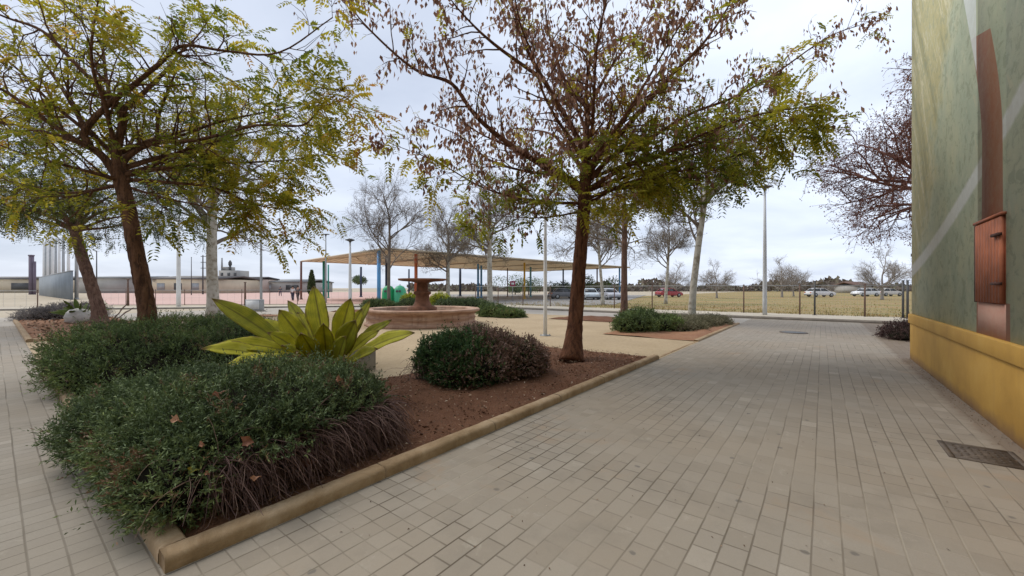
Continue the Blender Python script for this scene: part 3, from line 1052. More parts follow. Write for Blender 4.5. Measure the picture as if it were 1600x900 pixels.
# ------------------------------------------------------------------ bare pale trees
def bare_tree(name, label, loc, H, r0, bole, seed, mats, group, spread=0.55, dryleaf=0.0, levels=4, lean=(0, 0), up=0.12, leafset=(0.05, 0.04), first=9, low=0.55):
    rnd = random.Random(seed)
    t = thing(name, loc, label, 'tree', group)
    tr, cw = MB(), MB()
    pts = [Vector((0, 0, -0.02))]
    d = Vector((lean[0], lean[1], 1)).normalized()
    n = 7
    for i in range(n):
        d = (d + Vector((rnd.gauss(0, 0.02), rnd.gauss(0, 0.02), 0))).normalized()
        pts.append(pts[-1] + d * bole / n)
    tr.tube(smooth_path(pts, 2), [r0 * (1 - 0.25 * i / (2 * n)) * (1 + 0.35 * math.exp(-i * 0.9)) for i in range(2 * n + 1)], 12)
    tips = []

    def grow(p, d, L, r, lv):
        k = 5 if lv < 3 else 3
        path = twig_path(p, d, L, rnd, k, 0.10 + 0.04 * lv, (0, 0, up * 0.4))
        mbx = tr if lv <= 1 else cw
        mbx.tube(path, [max(0.005, r * (1 - 0.6 * i / k)) for i in range(k + 1)], 7 if lv == 0 else (5 if lv == 1 else 3), mi=1 if lv <= 1 else 0, cap=False)
        if lv >= levels:
            tips.append((path[-1], (path[-1] - path[-2]).normalized()))
            return
        nb = (5, 5, 5, 4, 3)[lv]
        for j in range(nb):
            u = 0.3 + 0.7 * (j + rnd.random() * 0.8) / nb
            i = min(k - 1, int(u * k))
            pp = path[i].lerp(path[i + 1], u * k - i)
            dd = (path[i + 1] - path[i]).normalized()
            q = (dd * rnd.uniform(0.5, 1.0) + rand_perp(dd, rnd) * rnd.uniform(0.5, 0.95) + Vector((0, 0, up))).normalized()
            grow(pp, q, L * rnd.uniform(0.48, 0.68), max(0.005, r * 0.5), lv + 1)

    top = pts[-1]
    ch = max(H - bole, 0.5 * H)
    for j in range(first):
        a = 2 * math.pi * (j + rnd.random() * 0.7) / first
        e = rnd.uniform(0.25, 1.0)
        q = Vector((math.cos(a) * spread * 1.3, math.sin(a) * spread * 1.3, e)).normalized()
        fr_ = low + (1 - low) * (j + rnd.random()) / first
        i_ = min(n - 1, int(fr_ * n))
        st = pts[i_].lerp(pts[i_ + 1], fr_ * n - i_)
        grow(st, q, ch * rnd.uniform(0.42, 0.6), r0 * 0.42, 0)
    grow(top, Vector((lean[0], lean[1], 1)), ch * 0.6, r0 * 0.6, 0)
    if dryleaf > 0:
        rg = np.random.default_rng(seed)
        P = np.array([x[0] for x in tips])
        D = np.array([x[1] for x in tips])
        while dryleaf > 0:
            sel = rg.random(len(P)) < min(1, dryleaf)
            n = sel.sum()
            leaves(cw, P[sel] + rg.normal(size=(n, 3)) * 0.06, D[sel] + rg.normal(size=(n, 3)) * 0.8 + np.array([0, 0, -0.5]), leafset[0] * rg.uniform(0.7, 1.3, n), leafset[1], rg.random(n), 1, rng=rg)
            dryleaf -= 1
    tr.build('trunk', mats[:2], t, smooth=True)
    cw.build('crown', mats[1:], t)
    return t


GP = 'bare pale barked trees round the square'


def spot(x, Z):
    return gx(x, Z, 0.0)


PM = [M['plane'], M['twig'], M['dryleaf']]
bare_tree('plane_tree', 'thick pale trunked bare tree left of the agave, crown lost in olive leaves', spot(333, 21), 10.5, 0.27, 6.5, 3, PM, GP, 0.6, 0.9, leafset=(0.07, 0.05))
pt = bare_tree('plane_tree', 'slim bare tree with mottled pale trunk on scrub at the end of the walk', spot(1081, 17.1), 8.6, 0.145, 5.6, 5, PM, GP, 0.7, 0.8, leafset=(0.06, 0.045), low=0.6)
p2 = bare_tree('plane_tree', 'bare tree with brownish leaning trunk just right of the seed pod tree', spot(975, 20.5), 9.2, 0.17, 5.8, 8, [M['bark3'], M['twig'], M['dryleaf']], GP, 0.75, 1.2, lean=(0.03, -0.05), leafset=(0.07, 0.05))
p3 = bare_tree('plane_tree', 'bare whitish trunked tree behind the right rim of the fountain', spot(766, 28.5), 9.4, 0.20, 5.6, 13, PM, GP, 0.85, 1.2, leafset=(0.07, 0.055))
p4 = bare_tree('plane_tree', 'slender bare grey tree behind the left rim of the fountain', spot(608, 30.5), 10.5, 0.13, 5.5, 17, [M['twig'], M['twig'], M['dryleaf']], GP, 0.65, 0.4, low=0.5)
c = copy_tree(p3)
c.location = spot(700, 41)
c.rotation_euler = (0, 0, 2.0)
c['label'] = 'small bare tree showing over the canopy between the fountain bowl and the pale tree'
c = copy_tree(pt)
c.location = spot(1040, 38)
c.rotation_euler = (0, 0, 1.2)
c['label'] = 'bare tree on the field side of the fence, left of the slim mottled trunk'
c = copy_tree(pt)
c.location = spot(942, 36)
c.rotation_euler = (0, 0, 4.2)
c['label'] = 'bare tree on the grass behind the parked cars'

GF = 'bare trees on the far field'
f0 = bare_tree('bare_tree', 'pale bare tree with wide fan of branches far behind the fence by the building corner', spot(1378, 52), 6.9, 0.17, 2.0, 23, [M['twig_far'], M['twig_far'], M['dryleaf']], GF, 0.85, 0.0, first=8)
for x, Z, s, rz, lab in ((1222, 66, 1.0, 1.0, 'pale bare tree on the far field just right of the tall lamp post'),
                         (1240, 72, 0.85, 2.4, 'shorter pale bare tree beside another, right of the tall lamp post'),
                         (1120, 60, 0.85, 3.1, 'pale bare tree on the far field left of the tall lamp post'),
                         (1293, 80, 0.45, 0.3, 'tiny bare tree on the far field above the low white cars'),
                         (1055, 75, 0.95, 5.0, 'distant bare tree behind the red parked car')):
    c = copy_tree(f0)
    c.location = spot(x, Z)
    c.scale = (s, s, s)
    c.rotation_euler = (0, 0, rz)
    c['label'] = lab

bare_tree('plum_tree', 'tree with dark red twigs and few leaves jutting from behind the painted wall', spot(1478, 14.2), 9.4, 0.2, 7.2, 29,
          [M['twig_red'], M['twig_red'], M['leaf_plum']], None, 1.1, 2.2, up=0.0, leafset=(0.08, 0.045), first=14, low=0.56)


# ------------------------------------------------------------------ shrubs
def shrub(name, label, lobes, mat, seed, n, sprig=(0.06, 0.13), leaf=(0.03, 0.008), per=12, tint_fn=None, group=None, zmin=0.02, droop=0.0, stems=None, cat='shrub', core=0.86):
    """dense shrub: overlapping lobes (centre, radii) clothed in leafy sprigs"""
    rg = np.random.default_rng(seed)
    c0 = np.array(lobes[0][0])
    base = Vector((c0[0], c0[1], 0.03))
    t = thing(name, base, label, cat, group)
    mb = MB()
    C = np.array([l[0] for l in lobes], float)
    Rr = np.array([l[1] for l in lobes], float)
    area = np.array([(r[0] * r[1]) ** 0.5 * r[2] + r[0] * r[1] for r in Rr])
    pick = rg.choice(len(lobes), size=int(n * 2.4), p=area / area.sum())
    D = unit(rg.normal(size=(len(pick), 3)))
    # lumpy surface
    lump = 1 + 0.13 * np.sin(D[:, 0] * 7 + pick * 1.3) * np.sin(D[:, 1] * 8 + pick) + 0.09 * np.sin(D[:, 2] * 13 + D[:, 0] * 9 + pick) * np.sin(D[:, 1] * 15 + pick * 2)
    P = C[pick] + D * Rr[pick] * (lump * rg.uniform(0.84, 1.04, len(pick)))[:, None]
    ok = P[:, 2] > (zmin(P) + rg.normal(0, 0.03, len(P)) if callable(zmin) else zmin)
    for k in range(len(lobes)):
        q = (P - C[k]) / Rr[k]
        ok &= ~(((q ** 2).sum(1) < 0.72) & (pick != k))
    P, D, pick = P[ok][:n], D[ok][:n], pick[ok][:n]
    m = len(P)
    Nn = unit(D / Rr[pick])
    SD = unit(Nn + rg.normal(size=(m, 3)) * 0.45 + np.array([0, 0, 0.35 - droop]))
    SL = rg.uniform(sprig[0], sprig[1], m) * np.where(rg.random(m) < 0.07, 1.9, 1.0)
    nz = np.sin(P[:, 0] * 5 + 1) + np.sin(P[:, 1] * 6) + np.sin(P[:, 2] * 9)
    base_t = np.clip(0.45 + 0.10 * nz + rg.normal(0, 0.13, m), 0, 0.93)
    if tint_fn is not None:
        base_t = tint_fn(P, base_t, rg)
    for k in range(per):
        u = (k + rg.random(m)) / per
        p = P + SD * (SL * u)[:, None]
        dd = SD * 0.75 + rg.normal(size=(m, 3)) * 0.55
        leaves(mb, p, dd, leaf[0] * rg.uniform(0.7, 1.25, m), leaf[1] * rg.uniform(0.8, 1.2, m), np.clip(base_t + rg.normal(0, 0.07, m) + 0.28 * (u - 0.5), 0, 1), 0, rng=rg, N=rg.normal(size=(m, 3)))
    f = mb.build('foliage', mat, t, loc=base)
    cb = MB()  # solid lobes added under the sprigs, painted dark as the shaded inside
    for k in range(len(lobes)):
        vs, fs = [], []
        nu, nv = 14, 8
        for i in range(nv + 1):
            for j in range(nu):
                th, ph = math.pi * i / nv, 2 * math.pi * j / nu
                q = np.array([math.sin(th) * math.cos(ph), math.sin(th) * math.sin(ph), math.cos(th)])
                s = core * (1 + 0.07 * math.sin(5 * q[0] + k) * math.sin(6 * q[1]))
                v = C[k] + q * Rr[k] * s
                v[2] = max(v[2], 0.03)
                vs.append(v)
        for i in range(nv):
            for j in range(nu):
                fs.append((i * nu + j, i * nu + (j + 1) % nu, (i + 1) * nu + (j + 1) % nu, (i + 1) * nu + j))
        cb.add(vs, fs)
    cb.build('inner_shade_core', M['core'], t, loc=base)
    if stems:
        sb = MB()
        rnd = random.Random(seed)
        for (x0, y0, x1, y1, cnt, L, out) in stems:
            for k in range(cnt):
                u = rnd.random()
                p = Vector((x0 + (x1 - x0) * u + rnd.gauss(0, 0.05), y0 + (y1 - y0) * u + rnd.gauss(0, 0.05), rnd.uniform(0.14, 0.42)))
                d = Vector((out[0] + rnd.gauss(0, 0.45), out[1] + rnd.gauss(0, 0.45), rnd.uniform(-0.05, 0.5)))
                pa = twig_path(p, d, L * rnd.uniform(0.5, 1.15), rnd, 6, 0.14, (0, 0, -0.28))
                pa = [Vector((q.x, q.y, max(q.z, 0.075))) for q in pa]
                sb.tube(pa, [0.0042, 0.004, 0.0036, 0.003, 0.0025, 0.002, 0.0014], 3, cap=False, tint=rnd.random())
        sb.build('dry_stems', M['stem'], t, loc=base)
    return t


def hedge_tint(P, b, rg):
    # patches of old rusty growth among the green, brighter young shoots in places
    k = np.sin(P[:, 0] * 7.1 + 1.3) * np.sin(P[:, 1] * 6.3 + 0.4) * np.sin(P[:, 2] * 9 + 2)
    dead = (k > 0.52) & (rg.random(len(P)) < 0.6)
    young = (k < -0.45) & (rg.random(len(P)) < 0.7)
    return np.where(dead, 0.97, np.where(young, np.clip(b + 0.25, 0, 0.9), b * 0.95))


# front hedge at the planter corner
shrub('juniper_hedge', 'low dark green hedge sprawling over the near planter corner in front of the agave',
      [((0.92, 1.30, 0.36), (0.88, 0.98, 0.34)), ((0.36, 1.25, 0.30), (0.42, 0.76, 0.31)), ((0.62, 0.72, 0.32), (0.52, 0.38, 0.27)),
       ((1.40, 0.92, 0.40), (0.46, 0.44, 0.25)), ((0.42, 1.90, 0.30), (0.58, 0.50, 0.32)), ((1.15, 1.65, 0.38), (0.66, 0.58, 0.34)), ((0.16, 1.55, 0.27), (0.26, 0.50, 0.25)),
       ((0.22, 2.25, 0.28), (0.42, 0.5, 0.28)), ((0.7, 2.45, 0.3), (0.5, 0.45, 0.3)), ((1.55, 1.3, 0.40), (0.40, 0.44, 0.27)), ((0.35, 0.72, 0.26), (0.34, 0.34, 0.24)), ((0.95, 0.66, 0.36), (0.3, 0.26, 0.2)), ((0.16, 0.58, 0.24), (0.24, 0.30, 0.20)), ((0.14, 0.95, 0.24), (0.22, 0.36, 0.20))],
      M['hedge'], 51, 11500, (0.06, 0.15), (0.034, 0.009), 13, core=0.80, tint_fn=hedge_tint, zmin=lambda P: np.where((P[:, 0] > 1.45) & (P[:, 1] < 1.4), 0.42, np.where((P[:, 1] < 0.8) & (P[:, 0] > 0.30), 0.27 + 0.12 * np.clip(P[:, 0], 0, 1.2), 0.10)),
      stems=[(0.32, 0.42, 1.75, 0.60, 1900, 0.38, (0.25, -0.75)), (1.72, 0.72, 1.75, 1.35, 520, 0.42, (0.9, -0.45)), (0.20, 0.62, 0.32, 0.42, 90, 0.24, (-0.25, -0.7))])
# back hedge
shrub('juniper_hedge', 'longer dark green hedge behind, under the olive leaved tree',
      [((0.9, 5.9, 0.38), (0.95, 1.1, 0.40)), ((0.40, 5.6, 0.28), (0.52, 0.66, 0.30)), ((1.5, 6.7, 0.45), (1.1, 1.1, 0.46)), ((0.7, 7.0, 0.4), (0.8, 0.9, 0.42)),
       ((2.3, 5.6, 0.42), (0.9, 0.9, 0.42)), ((1.6, 5.1, 0.34), (0.8, 0.6, 0.38)), ((2.4, 6.9, 0.44), (0.7, 0.9, 0.44)), ((0.8, 4.9, 0.28), (0.6, 0.5, 0.30)), ((2.1, 4.5, 0.3), (0.7, 0.5, 0.3))],
      M['hedge2'], 52, 11000, (0.07, 0.18), (0.04, 0.011), 11, core=0.84, tint_fn=hedge_tint)


def bush_tint(P, b, rg):
    # right flank has gone reddish brown, left is green
    s = (P - np.array([4.3, 1.9, 0])) @ np.array([RT.x, RT.y, 0])
    red = (s + rg.normal(0, 0.22, len(P)) + 0.25 * np.sin(P[:, 2] * 8) + 0.25 * np.sin(P[:, 0] * 6)) > -0.08
    low = (P[:, 2] < 0.35)
    g = np.clip(0.33 + 0.4 * (b - 0.45) + rg.normal(0, 0.1, len(P)), 0, 0.62)
    r_ = np.clip(0.8 + rg.normal(0, 0.1, len(P)), 0.67, 1)
    return np.where(red & ~(low & (s < 0.45) & (rg.random(len(P)) < 0.7)), r_, g)


shrub('round_bush', 'rounded bush, green on one flank and reddish brown on the other, between agave and tree',
      [((4.35, 1.85, 0.34), (0.78, 0.70, 0.40)), ((4.85, 1.45, 0.28), (0.55, 0.55, 0.31)), ((4.0, 2.15, 0.33), (0.46, 0.46, 0.36)), ((4.15, 1.45, 0.26), (0.48, 0.42, 0.26)), ((4.55, 2.05, 0.46), (0.42, 0.4, 0.31)), ((3.75, 1.75, 0.2), (0.3, 0.3, 0.22))],
      M['bush'], 53, 5200, (0.07, 0.16), (0.045, 0.019), 8, tint_fn=bush_tint,
      stems=[(3.55, 2.45, 4.9, 1.25, 520, 0.44, (-0.25, -0.4))])

# shrubs of the planter where the walk ends
shrub('low_shrub', 'dark green mounded shrub at the near end of the far right planter',
      [((12.7, 2.3, 0.22), (0.65, 0.65, 0.36)), ((13.5, 2.4, 0.26), (0.7, 0.6, 0.42)), ((13.9, 1.6, 0.18), (0.7, 0.5, 0.26))], M['hedge2'], 61, 3000, (0.08, 0.2), (0.07, 0.022), 7)
shrub('low_shrub', 'grey green spreading scrub round the slim mottled trunk',
      [((15.3, 1.7, 0.08), (1.3, 0.85, 0.24)), ((16.6, 1.2, 0.08), (1.2, 0.8, 0.2)), ((14.6, 1.1, 0.07), (1.0, 0.6, 0.18)), ((17.6, 0.8, 0.08), (0.8, 0.6, 0.2)), ((14.7, 2.2, 0.15), (0.7, 0.5, 0.26))], M['green_scrub'], 62, 3600, (0.08, 0.2), (0.07, 0.018), 7)
q = gp(1412, 530)
shrub('low_shrub', 'small dark reddish shrub poking out past the building corner',
      [((q.x + 0.3, q.y - 0.3, 0.14), (0.75, 0.75, 0.30)), ((q.x - 0.1, q.y - 0.05, 0.08), (0.6, 0.5, 0.2)), ((q.x + 0.9, q.y - 0.9, 0.2), (0.8, 0.8, 0.35))], M['red_scrub'], 63, 1500, (0.08, 0.2), (0.06, 0.018), 7, stems=None)
# far left planter
q = gp(75, 500)
shrub('low_shrub', 'grey withered scrub spilling over the kerb of the far left planter',
      [((q.x + 0.3, q.y - 0.2, 0.15), (1.1, 1.1, 0.36)), ((q.x + 1.0, q.y + 1.5, 0.2), (1.2, 1.2, 0.45)), ((q.x - 0.3, q.y + 0.5, 0.1), (0.7, 0.9, 0.28))], M['grey_scrub'], 64, 3000, (0.1, 0.25), (0.08, 0.016), 7)
# behind the fountain
for i, (x, Z, w, h, m, lab) in enumerate((
        (590, 27.0, 1.0, 0.62, 'hedge2', 'dark shrub left of the fountain basin, before the green containers'),
        (640, 27.5, 0.8, 0.62, 'hedge', 'dark shrub just left of the fountain pedestal'),
        (705, 25.5, 1.1, 0.72, 'hedge', 'dark shrub right of the fountain pedestal'),
        (738, 25.0, 0.95, 0.72, 'hedge', 'dark shrub against the whitish trunked tree'),
        (770, 21.3, 0.75, 0.50, 'hedge2', 'low green shrub right of the fountain, below the whitish trunk'),
        (793, 20.6, 0.65, 0.30, 'hedge2', 'lowest dark shrub at the tip of the bed right of the fountain'))):
    q = spot(x, Z)
    shrub('low_shrub', lab, [((q.x, q.y, h * 0.4), (w, w, h * 0.65)), ((q.x + RT.x * 0.5 * w, q.y + RT.y * 0.5 * w, h * 0.3), (w * 0.8, w * 0.8, h * 0.5))], M[m], 70 + i, 1300, (0.1, 0.22), (0.09, 0.03), 6)
for i, (x, lab) in enumerate(((643, 'yellow flowering bush left of the fountain pedestal'), (688, 'yellow green bush right of the fountain pedestal'))):
    q = spot(x, 31)
    shrub('yellow_bush', lab, [((q.x, q.y, 0.45), (0.8, 0.8, 0.55))], M['yellow_leaf'], 80 + i, 700, (0.1, 0.2), (0.10, 0.045), 6)


# ------------------------------------------------------------------ agave
def blade(root, tip, width, mat, parent, base, sag=0.12, fold=0.18, face=None, curl=0.0):
    """lance shaped blade from root to tip with a folded midrib"""
    root, tip = Vector(root), Vector(tip)
    mid = (root + tip) / 2 + Vector((0, 0, sag))
    nseg, nw = 14, 6
    vs, tn = [], []
    L = (tip - root).length
    for i in range(nseg + 1):
        u = i / nseg
        p = root * (1 - u) ** 2 + mid * (2 * u * (1 - u)) + tip * u * u
        tg = ((mid - root) * (1 - u) + (tip - mid) * u).normalized()
        ref = Vector(face) if face is not None else (Vector((0, 0, 0.75)) - FW * 0.75)
        s = tg.cross(ref)
        if s.length < 0.15:
            s = tg.cross(FW)
        s.normalize()
        nn = s.cross(tg).normalized()
        w = width * 0.9 * (0.20 + 0.80 * math.sin(min(1, u / 0.66) * math.pi / 2) ** 1.6) * (1 - max(0, (u - 0.60) / 0.40) ** 2.3)
        for j in range(nw + 1):
            v = j / nw * 2 - 1
            wv = 0.012 * math.sin(u * 17 + v * 3) * abs(v)
            q = p + s * (v * w / 2) + nn * (fold * w * abs(v) + wv + curl * w * v)
            vs.append(tuple(q))
            tn.append(1 - abs(v))
    fs = []
    for i in range(nseg):
        for j in range(nw):
            a = i * (nw + 1) + j
            fs.append((a, a + 1, a + nw + 2, a + nw + 1))
    mb = MB()
    mb.add(vs, fs, 0, tn)
    o = mb.build('leaf', mat, parent, smooth=True, loc=base)
    al = o.data.attributes.new('along', 'FLOAT', 'POINT')
    al.data.foreach_set('value', np.repeat(np.linspace(0, 1, nseg + 1), nw + 1).astype(np.float32))
    sm = o.modifiers.new('thickness', 'SOLIDIFY')
    sm.thickness = 0.006
    return o


AZ = 5.15
ab = gx(512, AZ, 0.05)
ag = thing('agave', ab, 'large agave with broad yellow green blades rising behind the front hedge', 'plant')
mb = MB()
mb.tube([Vector((ab.x, ab.y, 0.02)), Vector((ab.x + 0.02, ab.y, 0.25)), Vector((ab.x, ab.y + 0.02, 0.5))], [0.13, 0.12, 0.09], 10)
mb.build('stem', M['bark2'], ag, smooth=True, loc=ab)
BL = [  # tip px, tip depth offset, root px, width m, material, sag, face
    ((331, 467), -0.25, (478, 568), 0.27, 'agave_shaded', 0.10, None),
    ((314, 546), -0.75, (455, 575), 0.25, 'agave_bright', 0.16, None),
    ((341, 537), -0.45, (490, 562), 0.23, 'agave', 0.12, None),
    ((490, 447), 0.25, (512, 566), 0.36, 'agave', 0.02, 'F'),
    ((548, 466), 0.05, (520, 568), 0.30, 'agave', 0.03, 'F'),
    ((648, 520), -0.15, (535, 572), 0.24, 'agave_bright', 0.14, None),
    ((578, 470), 0.45, (530, 566), 0.20, 'agave_shaded', 0.05, 'F'),
    ((436, 484), 0.0, (498, 568), 0.32, 'agave', 0.04, 'F'),
    ((378, 584), -0.95, (470, 572), 0.30, 'agave_bright', 0.28, None),
    ((420, 590), -1.0, (480, 575), 0.30, 'agave', 0.30, None),
    ((465, 488), 0.5, (505, 565), 0.26, 'agave', 0.03, 'F'),
    ((592, 517), 0.35, (532, 568), 0.20, 'agave_bright', 0.10, None),
    ((556, 500), -0.35, (522, 575), 0.30, 'agave_shaded', 0.04, 'F'),
    ((470, 520), -0.5, (502, 575), 0.30, 'agave', 0.05, 'F'),
    ((505, 505), -0.45, (512, 577), 0.26, 'agave', 0.03, 'F'),
    ((540, 525), -0.55, (522, 580), 0.24, 'agave_shaded', 0.03, 'F'),
    ((440, 540), -0.6, (495, 576), 0.24, 'agave_shaded', 0.06, None),
    ((450, 470), 0.75, (505, 562), 0.22, 'agave_shaded', 0.05, 'F'),
    ((590, 545), -0.3, (530, 578), 0.20, 'agave_shaded', 0.07, None),
    ((540, 490), 0.75, (518, 560), 0.24, 'agave', 0.05, 'F'),
    ((566, 482), 0.3, (524, 566), 0.22, 'agave', 0.05, 'F'),
    ((418, 520), -0.35, (488, 570), 0.22, 'agave', 0.10, None),
    ((400, 498), 0.3, (490, 566), 0.22, 'agave', 0.12, None),
    ((352, 574), -0.85, (462, 577), 0.22, 'agave_bright', 0.22, None),
    ((612, 500), 0.6, (530, 562), 0.18, 'agave_shaded', 0.09, None),
]
for (tx, ty), dz, (rx, ry), w, m, sag, fc in BL:
    face = None
    if fc == 'F':
        face = (-FW + Vector((0, 0, 0.35)) + RT * random.uniform(-0.3, 0.3)).normalized()
    blade(at(rx, ry, AZ + dz * 0.08), at(tx, ty, AZ + dz), w, M[m], ag, ab, sag, 0.15, face)

# smaller agave in the far left planter
q = spot(128, 17.3)
ag2 = thing('agave', q, 'small dark green agave at the foot of the leaning tree', 'plant')
for k in range(16):
    a = k * 2.4
    e = 0.25 + 0.8 * random.random()
    tp = q + Vector((math.cos(a) * (1.15 - 0.5 * e), math.sin(a) * (1.15 - 0.5 * e), 0.25 + 0.75 * e))
    blade(q + Vector((math.cos(a) * 0.08, math.sin(a) * 0.08, 0.18)), tp, 0.2, M['agave_green'], ag2, q, 0.12, 0.2)
q = spot(172, 16.0)
ag3 = thing('dry_stalk_plant', q, 'withered brown plant with two drooping stalks right of the leaning trunk', 'plant')
for sx, hz in ((0.75, 0.95), (0.95, 0.72), (0.35, 0.5)):
    e = q + RT * sx + Vector((0, 0, hz))
    blade(q + Vector((0, 0, 0.05)), e, 0.12, M['rust_metal'], ag3, q, 0.05, 0.1)

# pale boulder in that planter
rb = MB()
q = spot(121, 17.0)
vs, fs = [], []
for i in range(7):
    for j in range(10):
        th, ph = math.pi * i / 6, 2 * math.pi * j / 10
        rr = 0.42 * (1 + 0.18 * math.sin(3 * ph + i) + 0.1 * math.cos(5 * ph))
        vs.append((q.x + rr * math.sin(th) * math.cos(ph), q.y + rr * math.sin(th) * math.sin(ph), 0.28 + 0.36 * math.cos(th)))
for i in range(6):
    for j in range(10):
        fs.append((i * 10 + j, i * 10 + (j + 1) % 10, (i + 1) * 10 + (j + 1) % 10, (i + 1) * 10 + j))
rb.add(vs, fs)
tag(rb.build('boulder', simple('pale_limestone', (0.55, 0.52, 0.47), 0.9, 0.25, 5, bump=0.6)), 'pale limestone boulder in the far left planter beside the small agave', 'rock')

# concrete block behind the agave
p = gp(566, 580)
mb = MB()
mb.box((p.x, p.y + 0.2, 0.21), (0.5, 0.5, 0.44))
tag(bevel(mb.build('concrete_block', M['concrete']), 0.015), 'low grey concrete block half hidden behind the agave', 'block')

# ------------------------------------------------------------------ litter
rg = np.random.default_rng(90)
mb = MB()
n = 5200
P = np.stack([rg.uniform(0.2, 7.9, n), rg.uniform(0.15, 2.9, n), np.full(n, 0.088)], 1)
keep = (rg.random(n) < np.where(P[:, 0] > 5, 1.0, 0.6))
P = P[keep]
n = len(P)
leaves(mb, P, np.stack([rg.normal(size=n), rg.normal(size=n), rg.normal(size=n) * 0.25], 1), rg.uniform(0.02, 0.055, n), rg.uniform(0.008, 0.02, n), rg.random(n), 0, rng=rg)
M['litter'] = leaf_mat('dry_leaf_litter', [(0.0, (0.07, 0.04, 0.025)), (0.6, (0.19, 0.115, 0.07)), (0.86, (0.33, 0.21, 0.13)), (0.97, (0.5, 0.40, 0.30)), (1.0, (0.6, 0.5, 0.4))], 0.0, 0.9)
tag(mb.build('leaf_litter', M['litter']), 'dry brown leaf litter scattered over the reddish soil', None, None, 'stuff')
mb = MB()
for k in range(1500):
    c_ = np.array([rg.uniform(0.2, 7.9), rg.uniform(0.18, 2.85), 0.058])
    r_ = rg.uniform(0.006, 0.02) * (1.8 if rg.random() < 0.06 else 1)
    oc = np.array([(1, 0, 0), (0, 1, 0), (-1, 0, 0), (0, -1, 0), (0, 0, 0.8), (0, 0, -0.8)], float) * r_ * rg.uniform(0.6, 1.3, (6, 3)) + c_
    mb.add(oc, [(0, 1, 4), (1, 2, 4), (2, 3, 4), (3, 0, 4), (1, 0, 5), (2, 1, 5), (3, 2, 5), (0, 3, 5)])
tag(mb.build('gravel', M['soil']), 'small soil clods and stones lying on the reddish soil', None, None, 'stuff')
mb = MB()
n = 700
P = np.stack([rg.uniform(0.2, 3.1, n), rg.uniform(14.8, 25.5, n), np.full(n, 0.10)], 1)
leaves(mb, P, np.stack([rg.normal(size=n), rg.normal(size=n), rg.normal(size=n) * 0.3], 1), rg.uniform(0.06, 0.16, n), rg.uniform(0.03, 0.07, n), rg.random(n), 0, rng=rg)
tag(mb.build('leaf_litter', M['litter']), 'dry leaves scattered over the orange soil of the far left planter', None, None, 'stuff')
# crumbs and grit on the walk beside wall and kerb
mb = MB()
n = 600
u = rg.uniform(2.5, 11.3, n)
P = np.stack([u, WALL_Y + 0.03 + np.abs(rg.normal(0, 0.09, n)), np.full(n, 0.012)], 1)
leaves(mb, P, np.stack([rg.normal(size=n), rg.normal(size=n), rg.normal(size=n) * 0.15], 1), rg.uniform(0.008, 0.026, n), rg.uniform(0.004, 0.011, n), rg.random(n) * 0.9, 0, rng=rg)
n = 500
P = np.stack([rg.uniform(-6, 12, n), rg.uniform(-4, -0.02, n), np.full(n, 0.010)], 1)
leaves(mb, P, np.stack([rg.normal(size=n), rg.normal(size=n), rg.normal(size=n) * 0.15], 1), rg.uniform(0.008, 0.022, n), rg.uniform(0.004, 0.012, n), rg.random(n), 0, rng=rg)
tag(mb.build('leaf_litter', M['litter']), 'fine dry debris gathered along the foot of the painted wall', None, None, 'stuff')


def big_leaf(x, y, Z, s, mat, label, name='fallen_leaf', seed=0):
    rnd = random.Random(seed)
    mb = MB()
    s *= 0.72
    vs, fs = [(0, 0, 0)], []
    k = 15
    for i in range(k):
        a = 2 * math.pi * i / k
        rr = s * (0.55 + 0.45 * abs(math.cos(a * 2.5))) * (1.25 if i == 0 else 1)
        vs.append((rr * math.cos(a), rr * math.sin(a) * 0.8, s * 0.55 * math.cos(2 * a + 1) + rnd.uniform(-0.06, 0.06) * s))
    for i in range(k):
        fs.append((0, 1 + i, 1 + (i + 1) % k))
    mb.add(vs, fs, 0, rnd.random())
    mb.tube([(0, 0, 0), (-s * 0.8, 0, s * 0.1), (-s * 1.3, s * 0.1, s * 0.05)], 0.0025, 4, cap=False)
    o = mb.build(name, mat)
    hit, pos, *_ = SC.ray_cast(bpy.context.evaluated_depsgraph_get(), CAM, (at(x, y, 1.0) - CAM).normalized())
    o.location = (pos + (CAM - pos).normalized() * 0.055) if hit else at(x, y, Z)
    d = (CAM - o.location).normalized()
    o.rotation_euler = (d * 0.8 + Vector((rnd.uniform(-0.4, 0.4), rnd.uniform(-0.4, 0.4), 0.5))).to_track_quat('Z', 'Y').to_euler()
    o.rotation_euler.rotate_axis('Z', rnd.uniform(0, 6))
    return tag(o, label, 'leaf', 'dead leaves caught on the front hedge')


M['deadleaf'] = leaf_mat('orange_dead_leaf', [(0.0, (0.23, 0.085, 0.045)), (1.0, (0.36, 0.15, 0.08))], 0.25)
M['deadleaf_pale'] = leaf_mat('salmon_dead_leaf', [(0.0, (0.42, 0.20, 0.11)), (1.0, (0.5, 0.26, 0.16))], 0.25)
M['yellowleaf'] = leaf_mat('yellow_dead_leaf', [(0.0, (0.55, 0.42, 0.05)), (1.0, (0.6, 0.48, 0.07))], 0.25)


